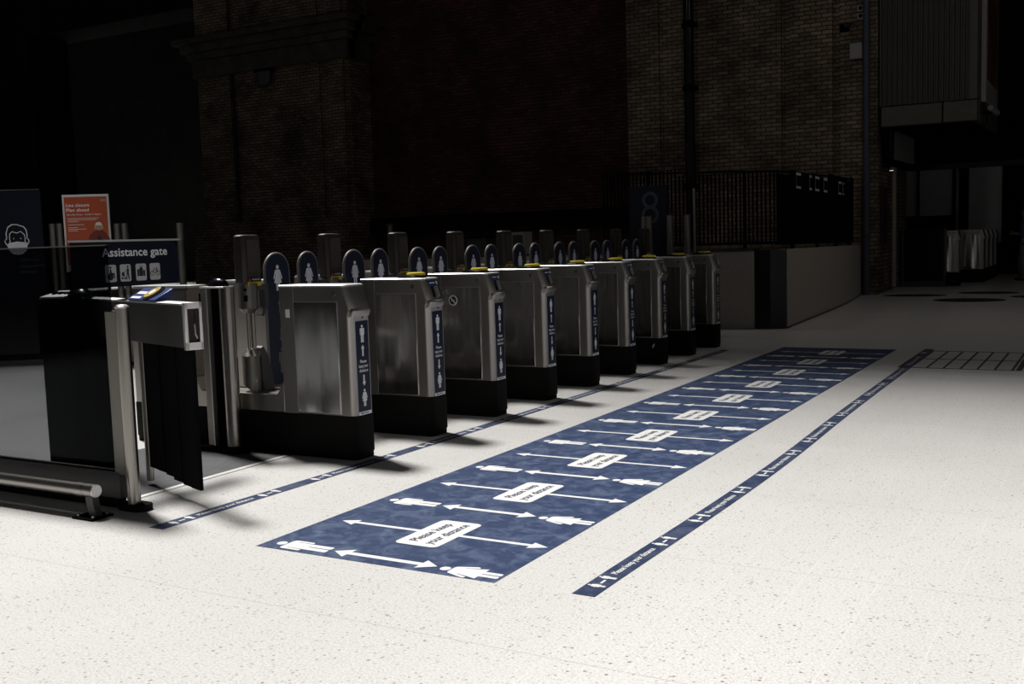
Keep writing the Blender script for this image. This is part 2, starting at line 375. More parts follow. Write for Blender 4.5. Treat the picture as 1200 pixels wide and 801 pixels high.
# --- back wall: two stock-brick piers, red-brick infill, deep dark arch on the left
YB = 23.3
def zstrip(mb, x0, x1, y0, y1, z0=0., z1=12.): return mb.box((x0, y0, z0), (x1, y1, z1))
wl = MB(); zstrip(wl, -23.9, -18.3, YB+.12, YB+3)
zstrip(wl, -22.4, -19.3, YB+.02, YB+.2); zstrip(wl, -18.95, -18.45, YB, YB+.2); zstrip(wl, -23.9, -22.6, YB, YB+.2)
pl_ = MB(); pl_.box((-24.2, YB-.25, 0), (-18.2, YB-.001, 2.15)); structure('trim_6', pl_, M['brick'])
structure('wall_back', wl, M['brick'])
cn = MB()
for z0, z1, o in ((6.45, 6.95, .10), (6.95, 7.15, .22), (7.15, 7.38, .34), (7.38, 7.55, .5)):
    cn.box((-23.9-o, YB-o, z0), (-18.3+o, YB+.3, z1)); cn.box((-18.3, YB, z0), (-18.3+o, YB+2.5, z1))
structure('trim_1', cn, M['stone'], .02)
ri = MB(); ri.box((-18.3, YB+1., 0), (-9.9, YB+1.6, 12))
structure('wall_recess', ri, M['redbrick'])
lg = MB(); lg.box((-18.3, YB+.72, 1.72), (-9.9, YB+1.02, 2.02)); lg.box((-18.3, YB+.80, 2.02), (-9.9, YB+1.02, 2.12))
structure('trim_2', lg, M['black'])
wr = MB(); zstrip(wr, -10.05, -4.5, YB+.12, YB+4); zstrip(wr, -10.05, -9.25, YB-.03, YB+.2)
zstrip(wr, -9.25, -6.45, YB+.04, YB+.2); zstrip(wr, -6.25, -5.35, YB+.02, YB+.2); zstrip(wr, -5.2, -4.42, YB, YB+.2)
zstrip(wr, -4.495, -4.42, YB+.2, YB+1.2)
structure('wall_right', wr, M['brick'])
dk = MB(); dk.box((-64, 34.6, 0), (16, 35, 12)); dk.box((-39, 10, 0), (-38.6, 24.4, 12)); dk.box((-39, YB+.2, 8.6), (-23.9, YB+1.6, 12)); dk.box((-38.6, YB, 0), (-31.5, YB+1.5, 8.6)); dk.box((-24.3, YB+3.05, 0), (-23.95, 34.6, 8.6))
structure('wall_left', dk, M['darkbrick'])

# ================================================================== floor stickers
# --- big distancing mat
T0 = .0015
fm = thing('floor_sticker', 'large navy floor sticker with white arrows, people and message boxes before the gates', 'floor sticker', (-2.85, 3.615, 0))
def loc(x, y, z=0): return (x+2.85, y-3.615, z)
MB().box(loc(-3.505, 3.615), loc(-2.197, 12.72, T0)).build('base_sheet', M['navyvinyl'], fm)
pm = MB(); print_polys(pm, MAN, (0, 0, 0), (0, 1, 0), (-1, 0, 0), .315); pmm = pm.mesh('pictogram', M['whiteprint'])
pw = MB(); print_polys(pw, WOMAN, (0, 0, 0), (0, 1, 0), (-1, 0, 0), .30); pwm = pw.mesh('pictogram', M['whiteprint'])
a1 = MB(); print_polys(a1, [arrow_poly(-.283, .283, .017, .056, .085, True)], (0, 0, 0), X, Y); a1m = a1.mesh('arrow', M['whiteprint'])
a2 = MB(); print_polys(a2, [arrow_poly(0, -.475, .014, .045, .09)], (0, 0, 0), X, Y); a2m = a2.mesh('arrow', M['whiteprint'])
a3 = MB(); print_polys(a3, [arrow_poly(0, .475, .014, .045, .09)], (0, 0, 0), X, Y); a3m = a3.mesh('arrow', M['whiteprint'])
bx = MB(); print_polys(bx, [rrect(.238, .43, .032)], (0, 0, 0), X, Y); bxm = bx.mesh('message_box', M['whiteprint'])
lt2 = MB(); lt = MB(); text(lt, 'Please keep', (-.022, 0, 0), Y, -X, width=.31, height=.052, bold=.002); text(lt2, 'your distance', (.068, .0, 0), Y, -X, width=.345, height=.052, bold=.002)
ltm = lt.mesh('lettering', M['inkblue']); ltm2 = lt2.mesh('lettering', M['inkblue'])
for k in range(10):
    ya = 3.70+.8987*k; yb = 4.142+.8987*k
    link('pictogram', pmm, fm, loc=loc(-3.130, ya, T0)); link('pictogram', pwm, fm, loc=loc(-2.212, ya-.01, T0))
    link('arrow', a1m, fm, loc=loc(-2.818, ya, T0))
    link('arrow', a2m, fm, loc=loc(-2.935, yb, T0)); link('arrow', a3m, fm, loc=loc(-2.70, yb, T0))
    o = link('message_box', bxm, fm, loc=loc(-2.8175, yb, T0)); link('lettering', ltm, o, loc=(0, 0, .0009)); link('lettering', ltm2, o, loc=(0, 0, .0009))

# --- two long tapes
def tape(pts, label, end):
    pts = [Vector((x, y)) for x, y in pts]
    def cx(y):
        for a, b in zip(pts, pts[1:]):
            if a.y <= y <= b.y: return a.x+(b.x-a.x)*(y-a.y)/(b.y-a.y)
        return pts[-1].x
    o = thing('floor_tape', label, 'floor tape', (pts[0].x, pts[0].y, 0), group=None)
    ox, oy = pts[0]
    n = 60; L = []; R = []
    def smooth(y): return sum(cx(min(max(y+d, pts[0].y), pts[-1].y)) for d in (-.6, -.3, 0, .3, .6))/5
    for i in range(n+1):
        yy = pts[0].y+(pts[-1].y-pts[0].y)*i/n; c = smooth(yy)
        L.append((c-.05-ox, yy-oy)); R.append((c+.05-ox, yy-oy))
    mb = MB(); vs = []
    for l, r in zip(L, R): vs += [(l[0], l[1], 0), (r[0], r[1], 0), (r[0], r[1], T0), (l[0], l[1], T0)]
    fs = [(0, 1, 2, 3)]
    for i in range(n):
        for j in range(4): k = (j+1) % 4; fs.append((4*i+j, 4*i+k, 4*i+4+k, 4*i+4+j))
    fs.append((4*n, 4*n+3, 4*n+2, 4*n+1)); mb.add(vs, fs).build('strip', M['tapevinyl'], o)
    k = 0
    while True:
        yt = 4.12+1.08*k
        if yt-.5 > pts[-1].y: break
        for dy in (-.31, .33):
            yy = yt+dy
            if pts[0].y+.08 < yy < pts[-1].y-.08:
                c = smooth(yy); p = MB()
                print_polys(p, WOMAN, (c-ox+.035, yy-oy-.055, T0), (0, 1, 0), (-1, 0, 0), .078, .0004)
                print_polys(p, MAN, (c-ox+.035, yy-oy+.055, T0), (0, 1, 0), (-1, 0, 0), .078, .0004)
                print_polys(p, [[(-.022, .005), (-.022, -.005), (.022, -.005), (.022, .005)]], (c-ox, yy-oy, T0), Y, -X, 1, .0004)
                p.build('pictogram_pair', M['whiteprint'], o)
        if yt+.2 < pts[-1].y:
            a, b = smooth(yt-.15), smooth(yt+.15); u = Vector((b-a, .3, 0)).normalized(); v = Vector((-u.y, u.x, 0))
            t_ = MB(); text(t_, 'Please keep your distance', Vector((smooth(yt)-ox, yt-oy, T0+.0004))-v*.012, u, v, width=.40, height=.032, bold=.0008)
            t_.build('lettering', M['whiteprint'], o)
        k += 1
    return o
tape([(-4.215, 3.64), (-4.17, 5.0), (-4.15, 6.0), (-4.115, 9.0), (-4.08, 12.25)], 'narrow navy floor tape running close along the feet of the gates', 0)
tape([(-1.805, 3.63), (-1.79, 4.14), (-1.765, 4.9), (-1.752, 6.3), (-1.795, 7.9), (-1.813, 9.4), (-1.826, 11.1), (-1.862, 12.86)], 'narrow wavy navy floor tape to the right of the large sticker', 0)

# --- entrance matting under the gates with its pale edge trim
AN = ['nearest', 'second', 'third', 'fourth', 'fifth', 'sixth', 'seventh', 'eighth', 'farthest']
for k in range(-1, 8):
    y0, y1 = (3.97, 5.345) if k < 0 else (5.46+.8858*k+.112, 5.46+.8858*(k+1)-.112)
    lab = 'grey ribbed entrance mat with pale edge strip in the wide assistance aisle' if k < 0 else 'grey ribbed entrance mat with pale edge strip, between the %s and %s gates' % (AN[k], AN[k+1])
    em = thing('entrance_mat', lab, 'mat', (-4.78, (y0+y1)/2, 0), 0, 'entrance mats in the gate aisles'); h_ = (y1-y0)/2
    MB().box((-1.22, -h_, 0), (-.07, h_, .004)).build('matting', M['mat'], em)
    MB().box((-.07, -h_, 0), (-.03, h_, .006)).build('edge_trim', M['brightsteel'], em, label='pale metal edge strip')

# --- drain grid in the floor
dr = thing('floor_drain', 'square-grid black jointed floor drain cover set flush in the pale floor at right', 'drain cover', (-1.35, 11.9, 0))
g = MB()
for i in range(7): x = -.44+.155*i; g.box((x-.012, -.78, 0), (x+.012, .78, .0008))
for yy in (-.78, 0, .78): g.box((-.52, yy-.022, 0), (.56, yy+.022, .0008))
g.box((.52, -.80, 0), (.57, .80, .0009)); g.box((-.56, -.80, 0), (-.53, .80, .0009)); g.build('grid_joint', M['drain'], dr)

# ================================================================== ticket gates
GX = -4.27; GP = .8858; GY0 = 5.46
def plan(dx=0., grow=0., n=5):
    """cabinet outline, front at x=0, rounded front corners; dx pushes the front back"""
    p = [(-.595, -.10-grow)]
    r = .042
    for i in range(n+1): a = -PI/2+PI/2*i/n; p.append((-r+r*math.cos(a)+dx+grow, -.10+r+r*math.sin(a)-grow))
    r = .025
    for i in range(n+1): a = PI/2*i/n; p.append((-r+r*math.cos(a)+dx+grow, .10-r+r*math.sin(a)+grow))
    p.append((-.595, .10+grow)); return p
def ring(pl, z): return [(x, y, z) for x, y in pl]
def gate_meshes():
    g = {}
    b = MB(); pf = plan(.0, .004); rear = [(-2.06-x, y) for x, y in pf][::-1]
    full = pf[1:-1]+[(-2.06-x, -y) for x, y in pf[1:-1]]
    b.loft([ring([(x*.994-.006, y*.97) for x, y in full], 0), ring([(x*.994-.006, y*.97) for x, y in full], .035), ring(full, .04), ring(full, .29)])
    g['plinth'] = b.mesh('plinth', M['rubber'])
    b = MB(); b.loft([ring(plan(0, .003), 0), ring(plan(0, .003), .29)]); g['short_plinth'] = b.mesh('plinth', M['rubber'])
    b = MB(); b.loft([ring(plan(), .288), ring(plan(), .945), ring(plan(.012), .965), ring(plan(.016), .985), ring(plan(-.034), 1.132)])
    g['front_cabinet'] = b.mesh('front_cabinet', M['steel'])
    b = MB(); b.loft([ring(plan(-.034, .003), 1.132), ring(plan(-.036, .003), 1.142), ring(plan(-.042, -.004), 1.147)]); g['top_plate'] = b.mesh('top_plate', M['brightsteel'])
    def flip(me): pass
    b = MB()
    for sgn in (-1, 1):
        b.box((-.47, sgn*.1005, .300), (-.11, sgn*.1045, 1.032))
    g['side_panel'] = b.mesh('side_panel', M['panel'])
    b = MB()
    b.box((-.463, -.1005, 1.034), (-.105, -.1022, 1.038)); b.box((-.108, -.1005, .30), (-.104, -.1035, 1.038))
    b.box((-.597, -.1005, .288), (-.470, -.1015, .292)); b.box((-.475, -.1005, .30), (-.4715, -.102, 1.13))
    g['seam'] = b.mesh('seam', M['brightsteel'])
    # middle low bridge
    b = MB(); prof = [(-.595, .288), (-.595, .50), (-.62, .46), (-.66, .405), (-1.36, .405), (-1.40, .46), (-1.425, .50), (-1.425, .288)]
    b.prism(prof, (0, -.10, 0), X, Z, (0, .20, 0)); g['bridge'] = b.mesh('bridge', M['steel'])
    # rear cabinet
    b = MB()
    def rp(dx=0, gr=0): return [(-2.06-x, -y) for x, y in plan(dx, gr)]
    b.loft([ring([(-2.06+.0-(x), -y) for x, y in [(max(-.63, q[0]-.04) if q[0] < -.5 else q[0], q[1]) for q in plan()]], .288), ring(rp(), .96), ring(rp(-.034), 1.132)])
    g['rear_cabinet'] = b.mesh('rear_cabinet', M['shadedsteel'])
    b = MB(); b.loft([ring(rp(-.034, .003), 1.132), ring(rp(-.042, -.002), 1.147)]); g['rear_top'] = b.mesh('top_plate', M['brightsteel'])
    # front sticker
    xs = .0012
    b = MB(); b.box((.0004, -.056, .312), (xs, .074, .906)); g['sticker'] = b.mesh('distance_sticker', M['navy'])
    b = MB(); print_polys(b, MAN, (xs, .01, .765), Y, Z, .115, .0006); g['man'] = b.mesh('pictogram', M['white'])
    b = MB(); print_polys(b, WOMAN, (xs, .01, .345), Y, Z, .115, .0006); g['woman'] = b.mesh('pictogram', M['white'])
    b = MB(); print_polys(b, [arrow_poly(0, .075, .0075, .018, .026)], (xs, .01, .675), Z, -Y, 1, .0006); g['arrow_up'] = b.mesh('arrow', M['white']); b = MB(); print_polys(b, [arrow_poly(0, -.072, .0075, .018, .026)], (xs, .01, .552), Z, -Y, 1, .0006)
    g['arrow_down'] = b.mesh('arrow', M['white'])
    b = MB()
    for t_, z, w in (('Please', .632, .066), ('keep your', .602, .096), ('distance', .572, .088)): text(b, t_, (xs+.0007, .01, z), Y, Z, width=w, height=.021, bold=.0007)
    g['lettering'] = b.mesh('lettering', M['white'])
    b = MB(); b.box((.0004, -.056, .290), (xs+.0004, .074, .312)); g['strip'] = b.mesh('white_strip', M['white'])
    b = MB(); b.box((xs+.0004, -.035, .297), (xs+.0009, -.012, .306)); b.box((xs+.0004, -.006, .299), (xs+.0009, .045, .304)); g['striplogo'] = b.mesh('strip_print', M['purple'])
    # details
    b = MB(); b.tube((-.13, -.100, 1.088), (-.13, -.106, 1.088), .016); g['lock'] = b.mesh('key_lock', M['satin'])
    b = MB(); b.tube((-.001, .022, .93), (.003, .022, .93), .010); g['screw'] = b.mesh('front_screw', M['satin'])
    # slope pieces (slope rises from (0.016,.985) to (-.034,1.132))
    d = Vector((-.05, 0, .147)).normalized(); n = Vector((d.z, 0, -d.x)); base = Vector((.016, 0, .985))
    def slab(mb, s0, s1, y0, y1, h0, h1):
        pts = [base+d*s+Y*yy+n*h for h in (h0, h1) for s, yy in ((s0, y0), (s1, y0), (s1, y1), (s0, y1))]
        return mb.add(pts, [(0,1,2,3),(4,7,6,5),(0,4,5,1),(1,5,6,2),(2,6,7,3),(3,7,4,0)])
    b = MB(); slab(b, .010, .150, -.062, .070, .001, .005); g['slot_frame'] = b.mesh('ticket_slot', M['steel'])
    b = MB(); slab(b, .112, .146, -.055, .063, .005, .0065); g['slot_label'] = b.mesh('blue_header', M['blue'])
    b = MB()
    for i in range(5): slab(b, .124, .134, -.046+.013*i, -.037+.013*i, .0065, .0070)
    slab(b, .117, .140, .034, .054, .0065, .0070); g['slot_text'] = b.mesh('header_print', M['lilac'])
    b = MB(); slab(b, .022, .104, -.046, -.008, .003, .0058); slab(b, .022, .104, .024, .058, .003, .0058); g['slot_dark'] = b.mesh('slot_opening', M['gloss'])
    b = MB(); slab(b, .024, .100, -.006, .022, .004, .022); g['slot_guide'] = b.mesh('slot_guide', M['brightsteel'])
    b = MB()
    for q in range(1): pass
    lip = [(-.01, -.098), (.016, -.092), (.028, -.06), (.031, .0), (.028, .06), (.016, .092), (-.01, .098), (-.03, .09), (-.03, -.09)]
    b.loft([ring([(x-.014, y*.99) for x, y in lip], .935), ring([(x-.002, y) for x, y in lip], .962), ring(lip, .978), ring([(x-.012, y*.97) for x, y in lip], .992)])
    g['lip'] = b.mesh('front_lip', M['steel'])
    b = MB(); b.lathe([(.10, 1.146), (.125, 1.150), (.125, 1.158), (.085, 1.170)], (-.205, 0, 0), 28, 1, .62); g['reader_base'] = b.mesh('card_reader', M['gloss'])
    b = MB(); b.lathe([(.075, 1.166), (.078, 1.172), (.072, 1.183), (.06, 1.186)], (-.165, 0, 0), 28, 1, .66); g['reader_pad'] = b.mesh('yellow_pad', M['yellow'])
    # sensor column
    tx = -.96
    b = MB(); b.prism([(.03*0-.03, .385), (.062, .445), (.062, .66), (-.03, .66)], (tx, -.062, 0), X, Z, (0, .0001, 0)); b = MB()
    n = 22; r = .064
    cyl = [(r*math.cos(2*PI*i/n), r*math.sin(2*PI*i/n)) for i in range(n)]
    b.loft([[(tx+x, y-.01, .405+max(0, -x-y)*.55) for x, y in cyl], [(tx+x, y-.01, .655) for x, y in cyl], [(tx+x*.42, y*.42-.01, .705) for x, y in cyl]], True, True); g['lower_drum'] = b.mesh('lower_drum', M['satin'])
    r = .068; cyl = [(r*math.cos(2*PI*i/n), r*math.sin(2*PI*i/n)) for i in range(n)]
    b = MB(); b.loft([[(tx+x*.5, y*.5-.01, .95) for x, y in cyl], [(tx+x, y-.01, .985) for x, y in cyl], [(tx+x, y-.01, 1.155) for x, y in cyl]], True, True); g['upper_drum'] = b.mesh('upper_drum', M['satin'])
    b = MB(); b.tube((tx+.01, -.034, .69), (tx+.01, -.034, .97), .011); b.tube((tx+.01, .012, .69), (tx+.01, .012, .97), .018); g['rods'] = b.mesh('column_rod', M['tube'])
    b = MB(); b.box((tx+.02, -.074, 1.035), (tx+.045, -.055, 1.075)); b.tube((tx+.03, -.06, 1.115), (tx+.04, -.080, 1.115), .010); g['drum_slot'] = b.mesh('drum_lock', M['black'])
    sec = [(-.035, -.09), (.030, -.09), (.048, -.062), (.048, .082), (-.035, .082)]
    def hs(z, k=1.): return [(tx+x*k, y*k, z) for x, y in sec]
    b = MB(); b.loft([hs(1.155, .94), hs(1.17), hs(1.465), hs(1.484, .95), hs(1.492, .72)]); g['head'] = b.mesh('sensor_head', M['bronze'])
    b = MB(); b.box((tx+.0483, -.050, 1.235), (tx+.051, .072, 1.455)); g['head_screen'] = b.mesh('screen', M['screen'])
    b = MB(); b.box((tx+.0485, -.06, 1.135), (tx+.052, .070, 1.20)); g['warn_black'] = b.mesh('warning_label', M['ink'])
    b = MB(); b.box((tx+.052, -.06, 1.137), (tx+.0532, .070, 1.167)); g['warn_yellow'] = b.mesh('yellow_strip', M['warn'])
    b = MB(); b.prism([(-.052, 1.172), (-.028, 1.172), (-.04, 1.194)], (tx+.052, 0, 0), Y, Z, (.001, 0, 0)); g['warn_red'] = b.mesh('warning_triangle', M['red'])
    b = MB(); text(b, 'WARNING', (tx+.0528, .02, 1.178), Y, Z, width=.072, height=.011); g['warn_text'] = b.mesh('warning_word', M['white'])
    # paddle (per side sgn): leaf in the plane x = tx, hinge towards the column
    for sgn, key in ((1, 'a'), (-1, 'b')):
        c = sgn*(.280 if sgn > 0 else .268); hw = .132 if sgn > 0 else .112; iw = hw-.014; co = c-.007
        prof = [(c-hw, .40), (c+hw, .40)]+[(c+hw*math.cos(PI*i/16), 1.365-hw+hw*math.sin(PI*i/16)) for i in range(17)]
        b = MB(); b.prism(prof, (tx-.006, 0, 0), Y, Z, (.028, 0, 0)); g['paddle_'+key] = b.mesh('paddle', M['rim'])
        prof2 = [(co-iw, .42), (co+iw, .42)]+[(co+iw*math.cos(PI*i/16), 1.365-hw+iw*math.sin(PI*i/16)) for i in range(17)]
        b = MB(); b.prism(prof2, (tx+.022, 0, 0), Y, Z, (.0015, 0, 0)); g['padfilm_'+key] = b.mesh('paddle_sticker', M['navy'])
        b = MB(); print_polys(b, WOMAN, (tx+.0236, co, 1.09), Y, Z, .185, .0007); g['padwoman_'+key] = b.mesh('pictogram', M['lilac'])
        b = MB(); print_polys(b, MAN, (tx+.0236, c, .50), Y, Z, .185, .0007); g['padman_'+key] = b.mesh('pictogram', M['greypaper']); b = MB()
        print_polys(b, [arrow_poly(0, .10, .010, .024, .035)], (tx+.0236, c, .93), Z, -Y, 1, .0007); print_polys(b, [arrow_poly(0, -.10, .010, .024, .035)], (tx+.0236, c, .82), Z, -Y, 1, .0007)
        g['padmore_'+key] = b.mesh('lower_print', M['greypaper'])
        b = MB()
        s = sgn
        b.prism([(s*.07, 1.15), (s*.165, 1.15), (s*.165, 1.0), (s*.11, .92), (s*.085, .93), (s*.125, 1.0), (s*.125, 1.11), (s*.07, 1.11)], (tx-.03, 0, 0), Y, Z, (.06, 0, 0)); g['bracketu_'+key] = b.mesh('hinge_bracket', M['greymetal']); b = MB()
        b.prism([(s*.06, .70), (s*.085, .715), (s*.13, .64), (s*.175, .44), (s*.175, .40), (s*.06, .40)], (tx-.03, 0, 0), Y, Z, (.06, 0, 0))
        g['bracket_'+key] = b.mesh('hinge_bracket', M['greymetal'])
    return g
GM = gate_meshes()
def ticket_gate(label, loc, group, up_side=True, down_side=True, plain_slope=False, stickers=True, reader=True, rz=0., name='ticket_gate', short=False):
    t = thing(name, label, 'ticket gate', loc, rz, group)
    link('plinth', GM['short_plinth' if short else 'plinth'], t, .008)
    fc = link('front_cabinet', GM['front_cabinet'], t, .004)
    link('top_plate', GM['top_plate'], t); link('side_panel', GM['side_panel'], fc, .002); link('seam', GM['seam'], fc)
    link('key_lock', GM['lock'], fc, .002); link('front_lip', GM['lip'], fc, .003); link('front_screw', GM['screw'], fc)
    if not short: link('bridge', GM['bridge'], t, .004); link('rear_cabinet', GM['rear_cabinet'], t, .004); link('top_plate', GM['rear_top'], t)
    if stickers:
        st = link('distance_sticker', GM['sticker'], t)
        for k, nm in (('man', 'pictogram'), ('woman', 'pictogram'), ('arrow_up', 'arrow'), ('arrow_down', 'arrow'), ('lettering', 'lettering'), ('strip', 'white_strip'), ('striplogo', 'strip_print')): link(nm, GM[k], st)
    if not plain_slope:
        sf = link('ticket_slot', GM['slot_frame'], t, .001)
        for k, nm in (('slot_label', 'blue_header'), ('slot_text', 'header_print'), ('slot_dark', 'slot_opening'), ('slot_guide', 'slot_guide')): link(nm, GM[k], sf)
    if reader:
        r = link('card_reader', GM['reader_base'], t); link('yellow_pad', GM['reader_pad'], r)
    if stickers:
        sc = thing('sensor_column', '', '', (0, 0, 0)); del sc['label'], sc['category']; sc.parent = t
        for k, nm in (('lower_drum', 'lower_drum'), ('upper_drum', 'upper_drum'), ('rods', 'column_rod'), ('drum_slot', 'drum_lock')): link(nm, GM[k], sc, .003 if k in ('lower_drum',) else 0)
        h = link('sensor_head', GM['head'], t, .006); link('screen', GM['head_screen'], h, .002)
        w = link('warning_label', GM['warn_black'], t); link('yellow_strip', GM['warn_yellow'], w); link('warning_triangle', GM['warn_red'], w); link('warning_word', GM['warn_text'], w)
        for key, on in (('a', up_side), ('b', down_side)):
            if not on: continue
            p = link('paddle', GM['paddle_'+key], t, .012, seg=3)
            link('paddle_sticker', GM['padfilm_'+key], p); link('pictogram', GM['padwoman_'+key], p); link('lower_arrow', GM['padmore_'+key], p); link('pictogram', GM['padman_'+key], p)
            link('hinge_bracket', GM['bracket_'+key], t, .004); link('hinge_bracket', GM['bracketu_'+key], t, .004)
    return t
ORD = ['nearest', 'second', 'third', 'fourth', 'fifth', 'sixth', 'seventh', 'eighth', 'farthest']
for i in range(9):
    if i == 0: lab = 'nearest steel ticket gate, plain sloping front and small white square on its side'
    elif i == 2: lab = 'third steel ticket gate from the glass barrier, round white symbol on its side'
    elif i == 6: lab = 'seventh steel ticket gate from the glass barrier, small white tag on its plinth'
    elif i == 8: lab = 'farthest steel ticket gate of the row, beside the pale low wall'
    else: lab = ORD[i]+' steel ticket gate counted from the glass barrier, navy distance sticker on its end'
    t = ticket_gate(lab, (GX, GY0+GP*i, 0), 'steel ticket gates in the row', i < 8, i > 0, i == 0, True, i > 0)
    if i == 0: MB().box((-.545, -.1005, .93), (-.51, -.103, .985)).build('side_tag', M['white'], t, label='small white square')
    if i == 2:
        s = MB(); s.tube((-.36, -.1045, .93), (-.36, -.1055, .93), .042, n=24); o = s.build('round_symbol', M['white'], t, label='round white no-entry style symbol')
        s = MB(); s.tube((-.36, -.1055, .93), (-.36, -.1062, .93), .033, n=24); s.build('symbol_ground', M['ink'], o)
        s = MB(); s.box((-.375, -.1062, .924), (-.345, -.1068, .936)); s.prism([(-.385, .95), (-.378, .957), (-.335, .91), (-.342, .903)], (0, -.1062, 0), X, Z, (0, -.0006, 0)); s.build('symbol_mark', M['white'], o)
    if i == 6: MB().prism([(0, 0), (.02, .012), (.035, .05), (.015, .04)], (-.11, -.1045, .18), X, Z, (0, -.001, 0)).build('tag', M['paper'], t, label='small white tag')

# ================================================================== wide assistance gate at left
ag = thing('assistance_gate', 'wide assistance gate with black pedestal, steel arm housing and hanging black skirt', 'ticket gate', (-5.35, 4.33, 0))
def ax(x, y, z): return (x+5.35, y-4.33, z)
MB().box(ax(-6.10, 4.44, .0065), ax(-5.72, 4.66, 1.11)).build('pedestal', M['black'], ag, .01)
kp = MB(); kp.prism([(0, 0), (.24, 0), (.24, .012), (0, .012)], ax(-6.09, 4.445, 1.112), (1, 0, .02), (0, 0, 1), (0, .16, .035)); kpo = kp.build('key_panel', M['brightsteel'], ag, .002)
kb = MB()
for q in range(3): kb.lathe([(.022, 0), (.022, .012), (.016, .02)], ax(-6.03+.06*q, 4.52, 1.136), 14)
kb.build('button', M['black'], kpo); kd = MB(); kd.lathe([(.07, 0), (.075, .02), (.05, .045), (.015, .055)], ax(-5.79, 4.52, 1.125), 22, 1.3, .8); kd.build('dome_cover', M['gloss'], kpo)
# arm: from the pedestal to the free end near the glass barrier
p0 = Vector((-5.74, 4.585, 0)); p1 = Vector((-4.335, 4.085, 0)); du = (p1-p0).normalized(); dn = Vector((du.y, -du.x, 0)); Larm = (p1-p0).length
def along(s, n_, z): q = p0+du*s+dn*n_; return Vector(ax(q.x, q.y, z))
ar = MB(); sec = [(-.045, .872), (.045, .872), (.045, 1.10), (.035, 1.112), (-.035, 1.112), (-.045, 1.10)]
ar.loft([[along(s, a, z) for a, z in sec] for s in (0, Larm)]); arm = ar.build('arm_housing', M['armgrey'], ag, .003)
tp = MB(); tp.loft([[along(s, a, z) for a, z in ((-.043, 1.111), (.047, 1.103), (.047, 1.112), (-.02, 1.118))] for s in (0, Larm-.01)]); tp.build('top_edge', M['brightsteel'], arm, label='bright steel top edge')
ep = MB()
for a0, a1_, z0, z1 in ((-.05, -.032, .862, 1.118), (.032, .05, .862, 1.118), (-.05, .05, 1.085, 1.118), (-.05, .05, .862, .905)):
    ep.loft([[along(s, a, z) for a, z in ((a0, z0), (a1_, z0), (a1_, z1), (a0, z1))] for s in (Larm-.01, Larm+.02)])
ep.build('end_frame', M['brightsteel'], arm, .003)
ek = MB(); ek.loft([[along(s, a, z) for a, z in ((-.030, .91), (.030, .91), (.030, 1.08), (-.030, 1.08))] for s in (Larm-.02, Larm+.004)]); ek.build('end_recess', M['brownblack'], arm)
eh = MB(); eh.path([along(Larm+.010, -.02, 1.07), along(Larm+.018, -.015, 1.03), along(Larm+.03, .0, 1.0), along(Larm+.03, .0, .95), along(Larm+.018, -.015, .925)], .006); eh.build('latch_rod', M['tube'], arm)
skm = MB(); s0 = Larm-.70; zb = [.118, .118, .108, .095, .085, .085]
for q in range(6):
    a, b = s0+.70*q/6, s0+.70*(q+1)/6-.001; n_ = -.012+.004*(q % 2)
    skm.loft([[along(s, n_+e, z) for e, z in ((0, zb[q]), (.02, zb[q]), (.02, .874), (0, .874))] for s in (a, b)])
skm.build('skirt', M['black'], ag, label='hanging black skirt')
fp = MB(); fp.tube(along(s0-.03, 0, .03), along(s0-.03, 0, .875), .022); fp.build('skirt_post', M['tube'], ag)
# card reader console on top of the arm
rc = MB(); c0 = Larm-.78
rc.loft([[along(s, a, z) for a, z in ((-.05, 1.114), (.05, 1.114), (.05, 1.124), (-.06, 1.185), (-.075, 1.18))] for s in (c0, c0+.40)]); rco = rc.build('card_reader', M['blue'], ag, .004)
def onr(s, k, h=0): return along(c0+s, .05-.11*k, 1.124+.061*k+h)
def disc(mb, s, k, ra, h0, h1, n=24):
    a = [onr(s+ra*math.cos(2*PI*i/n), k+ra*math.sin(2*PI*i/n)/.125, h0) for i in range(n)]; b = [onr(s+ra*math.cos(2*PI*i/n), k+ra*math.sin(2*PI*i/n)/.125, h1) for i in range(n)]
    return mb.loft([a, b])
disc(MB(), .265, .5, .072, .001, .006).build('pad_surround', M['gloss'], rco); disc(MB(), .245, .5, .056, .006, .012).build('gold_pad', M['gold'], rco, label='gold card pad'); disc(MB(), .245, .5, .024, .012, .013).build('pad_symbol', M['white'], rco)
lb = MB(); lb.loft([[onr(s, k, h) for k, h in ((.42, .001), (.42, .003), (.62, .003), (.62, .001))] for s in (.03, .16)]); lb.loft([[onr(s, k, h) for k, h in ((.05, .001), (.05, .003), (.2, .003), (.2, .001))] for s in (.03, .17)]); lb.build('instruction_strip', M['lilac'], rco)

# clear leaf across the wide aisle with the navy sign on it
al = thing('glass_gate_leaf', 'clear glass gate leaf bearing the navy Assistance gate sign with white icons', 'gate leaf', (-5.30, 4.55, 0))
def lx(x, y, z): return (x+5.30, y-4.55, z)
MB().box(lx(-5.312, 4.08, 1.135), lx(-5.30, 4.972, 1.466)).build('glass_pane', M['clear'], al)
MB().box(lx(-5.316, 4.08, 1.464), lx(-5.296, 4.93, 1.476)).build('top_rail', M['brightsteel'], al)
sgn_ = MB(); sgn_.prism([(-.43, 1.19), (.35, 1.19), (.352, 1.42), (.32, 1.462), (-.46, 1.462), (-.46, 1.19)], (.0005, 0, 0), Y, Z, (.004, 0, 0)); sg = sgn_.build('sign', M['darknavy'], al)
tx_ = MB(); text(tx_, 'Assistance gate', (.006, .01, 1.375), Y, Z, width=.50, height=.052, bold=.0016); tx_.build('lettering', M['white'], sg)
